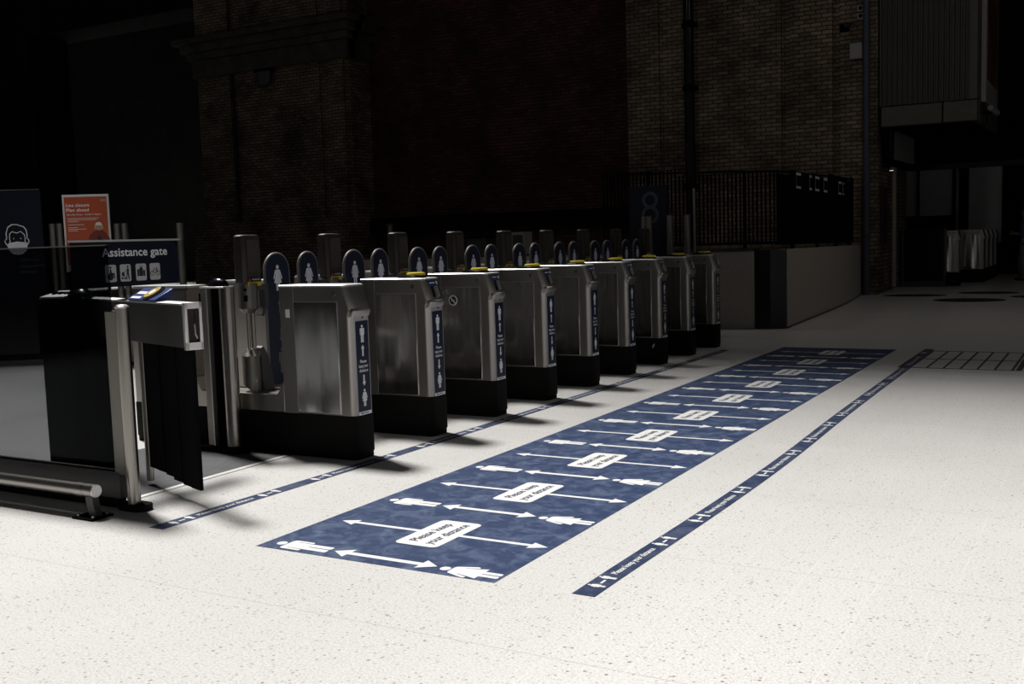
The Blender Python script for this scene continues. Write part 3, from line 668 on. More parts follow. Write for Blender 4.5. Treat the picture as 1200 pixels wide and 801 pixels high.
for q, yc in enumerate((-.185, -.075, .045, .155)):
    ib = MB(); ib.prism(rrect(.082, .105, .012), (.0046, yc, 1.272), Y, Z, (.001, 0, 0)); io = ib.build('icon', M['paper'], sg)
    g_ = MB(); o_ = (.0057, yc, 1.272)
    if q == 0: polys = [circle((-.002, .036), .008), [(-.008, .026), (.004, .026), (.006, .004), (.026, .002), (.03, -.03), (.022, -.03), (.018, -.008), (-.008, -.006)], circle((-.004, -.02), .022)]
    elif q == 1: polys = [circle((.018, .038), .007), [(.010, .028), (.026, .026), (.024, -.004), (.03, -.042), (.022, -.042), (.014, -.006), (.008, -.042), (.001, -.042), (.008, 0)], [(.008, .02), (-.014, .004), (-.03, .004), (-.026, -.02), (-.008, -.022), (-.010, 0)], circle((-.026, -.032), .007), circle((-.006, -.032), .007)]
    elif q == 2: polys = [rrect(.026, .05, .004), [(-.009, .02), (.009, .02), (.009, .04), (.005, .04), (.005, .03), (-.005, .03), (-.005, .04), (-.009, .04)], [(-.03, -.025), (-.015, -.025), (-.015, .018), (-.03, .018)], [(.015, -.025), (.03, -.025), (.03, .012), (.015, .012)]]
    else:
        polys = [[(-.022, -.01), (-.006, .012), (.012, .012), (.012, .016), (-.008, .016), (-.026, -.008)], [(.0, -.012), (.013, .013), (.010, .024), (.02, .024), (.02, .02), (.015, .02), (.024, -.008), (.02, -.01), (.013, .008), (.003, -.012)], [(-.014, .022), (-.002, .022), (-.002, .019), (-.014, .019)]]
        for cc in (-.022, .022):
            for k in range(14):
                a, b = 2*PI*k/14, 2*PI*(k+1)/14
                polys.append([(cc+.016*math.cos(a), -.01+.016*math.sin(a)), (cc+.016*math.cos(b), -.01+.016*math.sin(b)), (cc+.0125*math.cos(b), -.01+.0125*math.sin(b)), (cc+.0125*math.cos(a), -.01+.0125*math.sin(a))])
    print_polys(g_, polys, o_, Y, Z, 1, .0005); g_.build('symbol', M['ink'], io)
lh = MB(); lh.tube(lx(-5.306, 4.10, .0065), lx(-5.306, 4.10, 1.16), .03); lh.box(lx(-5.35, 4.05, .0065), lx(-5.26, 4.15, .02)); lh.build('hinge_post', M['black'], al, .003)

# end post of the wide aisle, beside the first gate
ep_ = thing('gate_post', 'steel gate post with black domed cap and bolted foot, in front of the nearest gate', 'post', (-5.34, 5.285, 0))
MB().box((-.112, -.062, .05), (-.052, -.046, 1.135)).build('flat_bar', M['steel'], ep_, .003); MB().box((-.056, -.066, .05), (-.045, .03, 1.135)).build('edge_strip', M['brightsteel'], ep_)
MB().box((-.045, -.03, .05), (.03, .03, 1.14)).build('core', M['black'], ep_)
MB().tube((.072, .0, .04), (.072, .0, 1.14), .052, n=28).build('tube', M['tube'], ep_)
MB().box((-.12, -.06, 1.135), (.10, .05, 1.146)).build('cap_plate', M['brightsteel'], ep_, .002)
dm = MB(); dm.lathe([(.085, 1.146), (.085, 1.156), (.07, 1.182), (.035, 1.20), (.01, 1.203)], (0, 0, 0), 26, 1, .6); dm.build('dome_cap', M['gloss'], ep_)
MB().box((-.20, -.072, .004), (.17, .055, .045)).build('foot', M['rubber'], ep_, .006)
MB().box((-.125, -.064, .80), (-.118, -.04, 1.10)).build('slot_strip', M['black'], ep_)

# ================================================================== glass barrier and crash rail at left
gb = thing('glass_barrier', 'tall tinted glass barrier panel in a grey frame at the left edge', 'glass barrier', (-4.67, 3.88, 0))
MB().box((-3.4, -.006, .18), (-.055, .006, 1.44)).build('glass_pane', M['glass'], gb)
MB().box((-3.4, -.009, 1.436), (-.058, .009, 1.443)).build('top_edge', M['satin'], gb)
MB().box((-3.4, -.03, .055), (-.04, .03, .205)).build('bottom_rail', M['greymetal'], gb, .004)
MB().box((-3.4, -.022, .0), (-.06, .022, .056)).build('kick_strip', M['rubber'], gb)
MB().box((-.075, -.03, .19), (.02, .03, 1.085)).build('post_frame', M['satin'], gb, .004)
MB().tube((.035, -.005, .03), (.035, -.005, 1.10), .036, n=28).build('post_tube', M['tube'], gb)
cp_ = MB(); cp_.lathe([(.037, 1.10), (.037, 1.110), (.028, 1.118), (.008, 1.121)], (.035, -.005, 0)); cp_.build('post_cap', M['brightsteel'], gb)
MB().prism(rrect(.20, .12, .05), (.035, 0, 0), X, Y, (0, 0, .035)).build('post_foot', M['rubber'], gb, .006)

cr_ = thing('crash_rail', 'low steel tube bumper rail on bolted feet in front of the glass barrier', 'rail', (-4.70, 3.665, 0))
MB().tube((-3.2, 0, .145), (.015, 0, .145), .036, n=28).build('rail_tube', M['tube'], cr_)
MB().tube((-.115, 0, .145), (-.055, 0, .145), .0385, n=28).tube((-.04, 0, .145), (.02, 0, .145), .038, n=28).build('end_collar', M['tube'], cr_, .002)
MB().tube((.02, 0, .145), (.028, 0, .145), .036, n=28).build('end_cap', M['brightsteel'], cr_, .003)
for xx in (-.01, -2.2):
    ft = MB(); ft.box((xx-.085, -.07, 0), (xx+.075, .07, .012)); fo = ft.build('foot_plate', M['black'], cr_, .002)
    ft = MB(); ft.loft([[(xx-.03+.012*k, -.02, z), (xx+.025+.012*k, -.02, z), (xx+.025+.012*k, .02, z), (xx-.03+.012*k, .02, z)] for k, z in ((2, .01), (1.2, .04), (.3, .08), (0, .115))]); ft.build('bracket', M['greymetal'], fo)
    ft = MB()
    for bx_, by in ((-.06, -.045), (.055, -.045), (-.06, .045), (.055, .045)): ft.lathe([(.010, .012), (.010, .022), (.005, .026)], (xx+bx_, by, 0), 10)
    ft.build('bolt', M['tube'], fo)

# ================================================================== far left: posters and posts in the dark
def board(name, label, cat, loc, rz): return thing(name, label, cat, loc, rz)
pb = board('poster_board', 'orange line closure poster in a white frame on a floor stand', 'poster', (-11.31, 9.03, 0), .60)
MB().box((-.30, -.012, 1.17), (.27, .012, 2.135)).build('frame', M['paper'], pb, .003)
po = MB().box((-.277, -.014, 1.25), (.247, -.0125, 2.105)).build('poster', M['orange'], pb)
for t_, z in (('Line closure', 1.985), ('Plan ahead', 1.925)): pt = MB(); text(pt, t_, (-.255, -.0155, z), X, Z, width=.285 if z > 1.95 else .275, height=.040, align='L', bold=.0006); pt.build('headline', M['white'], po)
pt = MB(); text(pt, 'Saturday 25 July - Sunday 2 August', (-.25, -.0155, 1.878), X, Z, width=.42, height=.020, align='L'); pt.build('date_line', M['white'], po)
pl = MB()
for k, (z, w) in enumerate(((1.835, .38), (1.815, .35), (1.795, .13), (1.755, .20), (1.72, .12), (1.70, .22), (1.68, .12))): pl.box((-.245, -.0155, z), (-.245+w, -.0148, z+.007))
pl.build('small_print', M['paper'], po); MB().box((.17, -.0155, 2.045), (.235, -.0148, 2.075)).build('corner_print', M['cream'], po)
def wx(pts): return [(.13+(x-.19)*.72, 1.72+(z-1.60)*.72) for x, z in pts]
wk = MB(); wk.prism(wx([(-.02, 1.33), (.03, 1.47), (.09, 1.52), (.15, 1.555), (.23, 1.555), (.30, 1.51), (.36, 1.42), (.38, 1.33)]), (0, -.0142, 0), X, Z, (0, -.0008, 0)); wk.build('worker_jacket', M['hivis'], po)
wk = MB(); wk.prism(wx(circle((.19, 1.60), .055, 20)), (0, -.0144, 0), X, Z, (0, -.0012, 0)); wk.build('worker_face', M['skin'], po)
wk = MB(); wk.prism(wx(circle((.19, 1.635), .058, 16, 0, PI)), (0, -.0148, 0), X, Z, (0, -.0016, 0)); wk.build('worker_helmet', M['helmet'], po)
wk = MB(); wk.prism(rrect(.016, .05, .007), (.085, -.0146, 1.72), X, Z, (0, -.0014, 0)); wk.prism(rrect(.016, .05, .007), (.175, -.0146, 1.72), X, Z, (0, -.0014, 0)); wk.build('ear_defender', M['green'], po)
wk = MB(); wk.prism(wx([(.13, 1.34), (.19, 1.47), (.25, 1.34)]), (0, -.0151, 0), X, Z, (0, -.0008, 0)); wk.build('worker_vest', M['ink'], po)
MB().tube((-.2, .03, 0), (-.2, .03, 1.5), .02).tube((.2, .03, 0), (.2, .03, 1.5), .02).build('stand', M['greymetal'], pb)
MB().box((-.3, -.15, 0), (.3, .2, .03)).build('stand_foot', M['black'], pb)

mk = board('notice_board', 'dark navy face covering notice with white outline of a masked head, far left', 'notice board', (-12.95, 9.0, 0), .60)
nb = MB().box((-1.1, -.02, .75), (.50, .02, 2.27)).build('panel', M['darknavy'], mk, .004)
def hd_(pts): return [(.16+(x-.16)*.78, 1.81-(1.945-z)*.78) for x, z in pts]
def outline(mb, pts, w): mb.path([(x, -.022, z) for x, z in hd_(pts)], w, 8); return mb
hp = MB()
outline(hp, [(-.015, 1.60), (-.045, 1.66), (-.025, 1.70), (-.01, 1.70), (-.015, 1.80), (.02, 1.90), (.09, 1.945), (.17, 1.945), (.22, 1.925), (.28, 1.905), (.32, 1.85), (.33, 1.77), (.325, 1.70), (.35, 1.69), (.355, 1.65), (.33, 1.60)], .0075)
outline(hp, [(.035, 1.72), (.045, 1.79), (.085, 1.825), (.16, 1.80), (.23, 1.825), (.285, 1.77), (.295, 1.72)], .006)
outline(hp, [(.035, 1.715), (.045, 1.655), (.02, 1.62), (-.015, 1.60)], .006); outline(hp, [(.295, 1.715), (.29, 1.655), (.31, 1.62), (.33, 1.60)], .006)
hp.build('head_outline', M['white'], nb)
hm = MB(); hm.prism(hd_([(-.015, 1.60), (.04, 1.635), (.16, 1.655), (.29, 1.635), (.33, 1.60), (.31, 1.50), (.24, 1.44), (.16, 1.43), (.08, 1.44), (.02, 1.50)]), (0, -.0215, 0), X, Z, (0, -.002, 0)); hm.build('mask', M['lilac'], nb)
he = MB()
for ex in (.105, .225): he.prism(hd_(circle((ex, 1.705), .010)), (0, -.0215, 0), X, Z, (0, -.002, 0))
he.build('eyes', M['white'], nb)
for k, t_ in enumerate(('coverings', 'required on', 'services')): ht = MB(); text(ht, t_, (.17, -.0222, 1.315-.08*k), X, Z, height=.05, align='L'); ht.build('lettering', M['greypaper'], nb)
MB().box((-1.0, -.2, 0), (.5, .2, .05)).box((-.9, -.02, .05), (-.8, .02, .76)).box((.35, -.02, .05), (.45, .02, .76)).build('stand', M['black'], mk)

def far_post(label, x, y, h, n=2):
    t = thing('steel_post', label, 'post', (x, y, 0), .5, 'tall steel posts in the dark at left')
    for k in range(n): MB().tube((-.045+.09*k, 0, .0), (-.045+.09*k, 0, h), .04, n=16).build('tube', M['satin'], t)
    MB().box((-.12, -.08, 0), (.12, .08, .03)).build('foot', M['black'], t)
    return t
far_post('tall steel post between the navy notice and the orange poster', -11.90, 9.0, 1.79, 2)
far_post('tall steel post just right of the orange poster', -10.68, 9.0, 1.75, 2)
far_post('tall steel post behind the right end of the assistance sign', -9.60, 9.0, 1.72, 1)

# ================================================================== low wall, railings, sign 8, bollards behind the gate row
lw = MB(); lw.box((-12, 14.98, 0), (-4.56, 15.3, 1.13)); structure('wall_front', lw, M['granite'], .01)
cpn = MB(); cpn.box((-12, 14.95, 1.13), (-4.56, 15.33, 1.165)); structure('trim_3', cpn, M['stone'])
bp_ = MB(); bp_.prism([(-4.57, 15.03), (-4.33, 15.03), (-4.135, 15.16), (-4.2, 15.6), (-4.57, 15.6)], (0, 0, 0), X, Y, (0, 0, 1.14)); structure('trim_4', bp_, M['blackstone'], .006)
def curve_x(y): t_ = (y-15.15)/(23.3-15.15); return -4.13-.62*t_**1.15+.12*math.sin(PI*t_)*t_
sw = MB(); ys = [15.2+(23.29-15.2)*i/14 for i in range(15)]
sw.loft([[(curve_x(y), y, 0), (curve_x(y), y, 1.14-.08*(y-15.2)/8), (curve_x(y)-.32, y, 1.14-.08*(y-15.2)/8), (curve_x(y)-.32, y, 0)] for y in ys]); structure('wall_side', sw, M['granite'])
sk = MB(); sk.loft([[(curve_x(y)+.012, y, 0), (curve_x(y)+.012, y, .03), (curve_x(y)-.02, y, .03), (curve_x(y)-.02, y, 0)] for y in ys]); structure('baseboard_side', sk, M['blackstone'])

def railing(label, p0, p1, n, z0, z1, ext=False, cf=None):
    t = thing('railing', label, 'railing', (p0[0], p0[1], 0))
    o = Vector((p0[0], p0[1], 0))
    def P(s):
        y = p0[1]+(p1[1]-p0[1])*s
        x = cf(y) if cf else p0[0]+(p1[0]-p0[0])*s
        return Vector((x, y, 0))-o
    def zt(s): return z1[0]+(z1[1]-z1[0])*s
    def zb(s): return z0[0]+(z0[1]-z0[0])*s
    for nm, off in (('top_rail', 0), ('bottom_rail', 1)):
        mb = MB(); st = 14
        mb.loft([[P(k/st)+Vector((a, b, (zt(k/st) if off == 0 else zb(k/st)+.08)+c)) for a, b, c in ((-.022, -.022, -.015), (.022, -.022, -.015), (.022, .022, .015), (-.022, .022, .015))] for k in range(st+1)])
        mb.build(nm, M['black'], t)
    ph = {}
    for k in range(n):
        s = (k+.5)/n; q = P(s); key = round(zt(s)-zb(s), 1)
        big = k % 24 == 12
        mk_ = (key, big)
        r = .022 if big else .0105
        if mk_ not in ph:
            b = MB().box((-r, -r, 0 if big else .07), (r, r, key)); ph[mk_] = b.mesh('upright' if big else 'bar', M['black'])
        link('upright' if big else 'bar', ph[mk_], t, loc=(q.x, q.y, zb(s)))
    return t
railing('black bar railing on top of the low wall behind the gates', (-7.0, 15.13), (-4.26, 15.13), 44, (1.165, 1.165), (2.36, 2.26))
railing('black bar railing on the curved side wall, papers fixed along it', (-4.29, 15.25), (-4.95, 23.2), 96, (1.14, 1.06), (2.26, 2.43), cf=lambda y: curve_x(y)-.16)
PG = [(16.36, 16.76), (17.40, 17.60), (17.86, 18.27), (18.64, 19.02), (20.25, 20.62), (20.84, 20.98)]
PL = ['paper notice on the side railing, nearest to the black corner block', 'paper notice second from the corner block, bent half open', 'paper notice third from the corner block, close behind the bent one', 'paper notice fourth from the corner block, alone on the railing', 'paper notice fifth from the corner block, next to the last', 'narrow paper notice last on the railing, beside the drainpipe']
for k, (ya, yb) in enumerate(PG):
    yc = (ya+yb)/2*1.0; t = thing('paper_notice', PL[k], 'notice', (curve_x(yc)-.118, yc, 2.05), .08, 'paper notices on the side railing')
    w = (yb-ya)/2
    MB().box((.003, -w, 0), (.006, w, .24)).build('sheet', M['paper'], t)
    MB().box((.006, -w, .035), (.0075, w, .20)).build('print', M['black'], t)

s8 = thing('platform_sign', 'dark navy platform sign showing an outlined number 8, behind the last gates', 'sign', (-5.75, 14.2, 0), .1)
sp8 = MB().box((-.36, -.05, 1.02), (.20, .05, 2.10)).build('panel', M['darknavy'], s8, .006)
def torus_flat(mb, c, r, w, yy):
    n = 28
    for k in range(n):
        a, b = 2*PI*k/n, 2*PI*(k+1)/n
        mb.prism([(c[0]+(r+w)*math.cos(a), c[1]+(r+w)*math.sin(a)), (c[0]+(r+w)*math.cos(b), c[1]+(r+w)*math.sin(b)), (c[0]+(r-w)*math.cos(b), c[1]+(r-w)*math.sin(b)), (c[0]+(r-w)*math.cos(a), c[1]+(r-w)*math.sin(a))], (0, yy, 0), X, Z, (0, -.004, 0))
n8 = MB(); torus_flat(n8, (-.05, 1.90), .095, .022, -.05); torus_flat(n8, (-.05, 1.69), .105, .022, -.05)
m8 = plain('teal_number', (.03, .055, .07), .5); n8.build('number', m8, sp8)
MB().box((-.30, -.04, 0), (-.24, .04, 1.03)).box((.08, -.04, 0), (.14, .04, 1.03)).build('leg', M['black'], s8)
BL = ['left bollard of the steel trio behind the last gates', 'middle bollard of the steel trio behind the last gates', 'right bollard of the steel trio behind the last gates, in front of the railing']
for k, (bx0, r_) in enumerate(((-5.57, .045), (-5.27, .045), (-5.025, .045))):
    t = thing('bollard', BL[k], 'bollard', (bx0, 13.55, 0), 0, 'steel bollards behind the last gates')
    MB().tube((0, 0, .0), (0, 0, 1.655), r_, n=20).build('tube', M['satin'], t); MB().tube((0, 0, 1.655), (0, 0, 1.667), r_*.98, n=20).build('cap', M['greymetal'], t)
    if k == 0: MB().tube((-.075, 0, 0), (-.075, 0, 1.66), .04, n=18).build('second_tube', M['satin'], t)
tp_ = thing('thin_pole', 'thin dark pole rising above the right bollard', 'pole', (-5.05, 13.9, 0)); MB().tube((0, 0, 0), (0, 0, 2.02), .022).build('shaft', M['satin'], tp_); MB().lathe([(.06, 0), (.06, .015), (.03, .02)]).build('foot', M['black'], tp_)

# cabinets behind the gate row
ec = thing('electrical_cabinet', 'pale grey metal cabinet standing behind the gate row', 'cabinet', (-11.3, 20, 0))
MB().box((-.28, -.2, 0), (.28, .2, 1.56)).build('body', M['frost'], ec, .01); MB().box((.02, -.21, .1), (.27, -.2, 1.5)).build('door', M['greymetal'], ec, .004); MB().box((-.22, -.204, 1.20), (-.1, -.2, 1.45)).build('notice', M['paper'], ec)
e2 = thing('equipment_box', 'low dark cabinet left of the pale grey metal cabinet', 'cabinet', (-12.2, 20, 0)); MB().box((-.26, -.2, 0), (.26, .2, 1.46)).build('body', M['greymetal'], e2, .01); MB().box((-.29, -.23, 1.46), (.29, .23, 1.50)).build('lid', M['black'], e2)
e3 = thing('vent_pipe', 'short grey pipe standing behind the third sensor column', 'pipe', (-14.65, 20, 0)); MB().tube((0, 0, 0), (0, 0, 1.83), .07).build('shaft', M['satin'], e3); MB().tube((0, 0, 1.80), (0, 0, 1.86), .085).build('cap', M['greymetal'], e3)

# ================================================================== services on the walls
dp = thing('drainpipe', 'thick black drainpipe on the right brick pier', 'pipe', (-8.48, YB-.16, 0)); MB().tube((0, 0, 0), (0, 0, 11.9), .115).build('shaft', M['gloss'], dp)
for z in (2.4, 4.6, 6.0): MB().tube((0, 0, z), (0, 0, z+.16), .135).box((-.17, .02, z+.03), (.17, .13, z+.12)).build('collar', M['black'], dp)
d2 = thing('drainpipe', 'slim grey-blue drainpipe at the right corner of the brick pier', 'pipe', (-4.62, YB-.12, 0)); MB().tube((0, 0, 0), (0, 0, 11.9), .07).build('shaft', plain('pipe_paint', (.05, .06, .085), .5), d2)
for z in (1.2, 3.2, 5.2): MB().tube((0, 0, z), (0, 0, z+.08), .085).build('collar', M['greymetal'], d2)
d3 = thing('downpipe', 'thin dark downpipe on the left brick pier beneath the cornice', 'pipe', (-22.5, YB-.055, 2.15)); MB().tube((0, 0, 0), (0, 0, 4.3), .05).build('shaft', M['gloss'], d3); MB().tube((0, 0, 3.6), (0, 0, 3.7), .054).build('collar', M['black'], d3)
lm = thing('wall_lamp', 'small dark domed lamp under the left pier cornice', 'lamp', (-21.2, YB-.12, 6.2)); 
l_ = MB(); l_.lathe([(.02, -.26), (.2, -.2), (.26, -.05), (.27, .16)], (0, 0, 0), 20, 1, .45); l_.build('shade', M['greymetal'], lm); MB().box((-.3, -.06, .16), (.3, .14, .25)).build('bracket', M['black'], lm)
jb = thing('junction_box', 'pale grey square box on the right brick pier beside the slim pipe', 'box', (-4.84, YB-.05, 5.1)); MB().box((-.13, -.05, -.165), (.13, .05, .165)).build('case', M['frost'], jb, .01); MB().box((-.12, -.056, -.155), (.12, -.05, .155)).build('cover', M['frost'], jb, .004)
for k, z in enumerate((5.96, 5.80)):
    sb = thing('wall_spotlight', ('upper' if k == 0 else 'lower')+' of two small pale fittings high beside the slim pipe', 'fitting', (-4.75, YB-.03, z), 0, 'small fittings high on the brick pier'); MB().box((-.07, -.05, -.06), (.07, .03, .06)).build('body', M['frost'], sb, .01); MB().tube((0, -.05, 0), (0, -.058, 0), .04).build('lens', M['black'], sb)
cc = thing('security_camera', 'small dark security camera on the right brick pier above the square box', 'camera', (-4.98, YB-.02, 5.62)); MB().tube((-.05, -.12, .02), (.12, -.28, -.04), .05).build('housing', M['greymetal'], cc); MB().path([(0, 0, -.08), (0, -.1, -.09), (.03, -.18, -.02)], .015).build('arm', M['black'], cc); MB().box((-.2, -.06, -.1), (-.02, .02, .06)).build('mount', M['black'], cc)

# ================================================================== right side: hoarding, shop, far gates
hd = thing('hoarding', 'olive ribbed metal hoarding box high above the shop canopy', 'hoarding', (-3.45, 25.4, 0))
hb = MB(); x = -.93
pts = []
k = 0
while x < .78:
    pts += [(x, -2.1), (x+.035, -2.1), (x+.05, -2.06), (x+.085, -2.06)]; x += .1
pts = pts+[(.80, -2.1), (.80, -1.7), (-.93, -1.7)]
hb.prism(pts, (0, 0, 3.92), X, Y, (0, 0, 7)); hb.build('ribbed_front', M['olive'], hd)
MB().box((.80, -2.1, 3.92), (.94, -1.7, 10.9)).box((.84, -1.7, 3.5), (.94, 2.1, 10.9)).build('corner_panel', M['olive2'], hd)
MB().box((-.90, -2.08, 3.5), (.28, -1.8, 3.90)).box((.31, -2.08, 3.5), (.94, -1.8, 3.90)).build('fascia_panel', M['olive2'], hd, .005)
MB().box((-.93, -1.7, 3.6), (.84, 2.1, 3.7)).build('underside', M['black'], hd)
ad = thing('poster_case', 'tall advertising poster case on the right side of the hoarding', 'poster', (-2.50, 25.0, 3.9)); MB().box((0, -1.15, 0), (.10, 1.15, 5.2)).build('frame', M['frost'], ad, .01)
def splash(name):
    m, nt, b = new_mat(name); tc = N(nt, 'ShaderNodeTexCoord'); mp = N(nt, 'ShaderNodeMapping'); mp.inputs['Scale'].default_value = (1, 2.2, .5)
    nt.links.new(tc.outputs['Object'], mp.inputs[0]); no = N(nt, 'ShaderNodeTexNoise'); setin(no, Scale=1.6, Detail=5., Distortion=1.5); nt.links.new(mp.outputs[0], no.inputs['Vector'])
    cr = N(nt, 'ShaderNodeValToRGB'); e = cr.color_ramp.elements; e[0].position = .35; e[0].color = (.01, .01, .015, 1); e[1].position = .75; e[1].color = (.3, .22, .25, 1)
    for p_, c_ in ((.47, (.10, .03, .01, 1)), (.55, (.30, .10, .02, 1)), (.63, (.06, .03, .10, 1))): q = e.new(p_); q.color = c_
    nt.links.new(no.outputs['Fac'], cr.inputs[0]); nt.links.new(cr.outputs[0], b.inputs['Base Color']); b.inputs['Roughness'].default_value = .3; return m
MB().box((.10, -1.0, .45), (.105, 1.0, 5.05)).build('advert', splash('advert_print'), ad)
c2 = thing('security_camera', 'grey bullet security camera under the advertising case', 'camera', (-2.36, 24.2, 3.72)); MB().tube((.03, -.22, .06), (.12, .22, -.02), .06).build('housing', M['frost'], c2, .004); MB().path([(0, -.1, .0), (-.05, -.2, -.12), (-.02, -.3, -.22), (-.08, -.35, -.3)], .014).build('cable', M['black'], c2); MB().box((-.12, -.12, -.05), (.03, .05, .02)).build('mount', M['black'], c2)

cn_ = thing('shop_canopy', 'black shop canopy above the far ticket gates with a pale end sign', 'canopy', (-2.6, 26.6, 0))
MB().box((-1.70, .0, 2.85), (2.6, 1.2, 3.48)).build('fascia', M['black'], cn_, .02); MB().box((-1.75, -3.0, 2.72), (-1.62, 0, 3.48)).build('side_fascia', M['black'], cn_)
MB().box((-1.618, -2.6, 2.86), (-1.60, -.1, 3.46)).build('end_sign', M['frost'], cn_, label='pale end sign'); MB().box((-1.618, -3.0, 2.86), (-1.60, -2.65, 3.46)).build('sign_edge', M['navy'], cn_)
MB().box((-1.72, .1, 2.72), (2.2, .3, 2.86)).build('soffit', M['gloss'], cn_)
YS = 33.
shop = MB(); shop.box((-6.4, YS, 0), (.5, YS+.3, .92)); shop.box((-6.4, YS, 3.15), (.5, YS+.3, 5)); shop.box((-6.4, YS+.1, .9), (.5, YS+.3, 3.2)); pa = MB(); pa.box((-5.9, 24.5, 0), (-5.7, YS-.1, 3.3)); pa.box((-5.7, 24.5, 2.95), (-4.45, 25, 4)); structure('wall_passage', pa, M['black'])
structure('wall_shop', shop, M['black'])
for k, (x0, x1, z0) in enumerate(((-5.54, -5.14, 1.71), (-5.07, -4.17, 1.71), (-4.08, -4.0, .90), (-3.74, -2.87, .90))):
    w = MB().box((x0, YS-.02, z0), (x1, YS+.02, 3.18)); o = structure('window_%d' % (k+1), w, M['frostwin'])
    fr = MB(); fr.box((x0-.05, YS-.06, z0-.05), (x0, YS-.01, 3.21)); fr.box((x1, YS-.06, z0-.05), (x1+.05, YS-.01, 3.21)); fr.box((x0-.05, YS-.06, 3.18), (x1+.05, YS-.01, 3.23)); fr.build('window_frame', M['black'], o)
ds = MB().box((-4.34, 24.52, .1), (-4.27, 24.66, 2.72)); o = structure('trim_5', ds, M['cream'], .01)
mb_ = thing('menu_board', 'narrow brown wooden framed board on the brick pier beside the shop entrance', 'board', (-4.40, 23.9, 1.0)); MB().box((0, -.28, 0), (.03, .28, 1.28)).build('frame', M['wood'], mb_, .004); MB().box((.03, -.22, .06), (.034, .22, 1.22)).build('board', M['ink'], mb_)
sp_ = thing('shop_spotlight', 'tiny bright ceiling spotlight below the shop end sign', 'lamp', (-4.28, 24.1, 2.63)); MB().lathe([(.05, 0), (.05, .06), (.03, .08)]).build('body', M['frost'], sp_)
em_, nt_, b_ = new_mat('lamp_glow'); b_.inputs['Emission Color'].default_value = (1, .95, .9, 1); b_.inputs['Emission Strength'].default_value = 1.2
MB().lathe([(.042, -.004), (.042, 0)]).build('bulb', em_, sp_)

# far gates: wide barrier panel, end cabinet and a row of gates
wg = thing('wide_gate', 'wide black barrier gate before the shop with slim steel uprights', 'gate', (-4.3, 26.35, 0))
MB().box((-.35, -.03, .12), (.80, .03, 1.34)).build('panel', M['gloss'], wg, .004); MB().box((-.40, -.05, 0), (.84, .05, .13)).build('base_rail', M['greymetal'], wg)
for ux in (-.22, -.12): MB().tube((ux, -.06, 0), (ux, -.06, 1.34), .025).build('upright', M['greymetal'], wg)
MB().box((.79, -.055, 0), (.84, .055, 1.36)).build('upright', M['greymetal'], wg)
FG = 'far ticket gates before the shop'
FL = ['single far ticket gate at the end of the wide black barrier', 'front far ticket gate of the row before the frosted windows', 'second far ticket gate of the row before the frosted windows', 'third far ticket gate of the row before the frosted windows', 'last far ticket gate of the row before the frosted windows']
for k, (x, y, s) in enumerate(((-3.20, 26.7, 1.13), (-2.84, 28.4, 1.13), (-2.84, 29.4, 1.13), (-2.84, 30.4, 1.13), (-2.84, 31.4, 1.13))):
    t = ticket_gate(FL[k], (x, y, 0), FG, False, False, True, False, False, short=True); t.scale = (s*.9, s*1.3, s)
for k, (cx_, cy_, ra, rb_, lab) in enumerate(((-3.63, 23.0, .62, .40, 'oval navy floor sticker left of the others, before the wide black barrier'), (-2.42, 21.55, .64, .55, 'largest nearest oval navy floor sticker on the far floor'), (-2.32, 23.9, .58, .42, 'oval navy floor sticker before the far ticket gates'), (-1.35, 22.6, .45, .4, 'oval navy floor sticker cut by the right edge of the photo'))):
    t = thing('oval_sticker', lab, 'floor sticker', (cx_, cy_, 0), 0, 'oval stickers on the far floor')
    MB().prism([(ra*math.cos(2*PI*i/36), rb_*math.sin(2*PI*i/36)) for i in range(36)], (0, 0, 0), X, Y, (0, 0, .002)).build('disc', M['farvinyl'], t)
    p = MB()
    for q in range(3): print_polys(p, MAN if q % 2 else WOMAN, (-.3+.3*q, -.1, .002), X, Y, .2)
    p.build('pictogram', M['greypaper'], t)

# ================================================================== person at the right edge
def skin_obj(name, verts, edges, mat, parent, sub=2):
    me = bpy.data.meshes.new(name); me.from_pydata([v[:3] for v in verts], edges, []); me.materials.append(mat)
    o = bpy.data.objects.new(name, me); COL.objects.link(o); o.parent = parent
    sm = o.modifiers.new('skin', 'SKIN'); sm.use_smooth_shade = True
    for i, v in enumerate(verts):
        r = v[3] if isinstance(v[3], tuple) else (v[3], v[3]); me.skin_vertices[0].data[i].radius = r
    me.skin_vertices[0].data[0].use_root = True
    ss = o.modifiers.new('subsurf', 'SUBSURF'); ss.levels = sub; ss.render_levels = sub
    return o
# local frame: faces +X locally, turned to walk towards the left of the picture
pr = thing('person', 'person in blue top and grey trousers at the right edge, arms bent', 'person', (-2.0, 29.0, 0), PI*.98)
V = [(0, 0, .98, (.12, .16)), (0, 0, 1.16, (.10, .145)), (.01, 0, 1.36, (.115, .175)), (0, 0, 1.47, (.07, .10)), (.015, 0, 1.54, .052), (.03, 0, 1.60, .06), (.035, 0, 1.68, (.095, .078)), (.03, 0, 1.745, (.085, .07)),
     (0, .10, .90, .095), (.02, .10, .50, .062), (-.02, .10, .10, .042), (.09, .10, .045, .035), (0, -.10, .90, .095), (.10, -.10, .50, .062), (.06, -.10, .10, .042), (.17, -.10, .045, .035),
     (0, .19, 1.40, .06), (-.02, .235, 1.13, .045), (.20, .14, 1.16, .036), (.27, .10, 1.18, .028), (0, -.19, 1.40, .06), (-.02, -.235, 1.13, .045), (.20, -.14, 1.16, .036), (.27, -.10, 1.18, .028)]
E_ = [(0,1),(1,2),(2,3),(3,4),(4,5),(5,6),(6,7),(0,8),(8,9),(9,10),(10,11),(0,12),(12,13),(13,14),(14,15),(2,16),(16,17),(17,18),(18,19),(2,20),(20,21),(21,22),(22,23)]
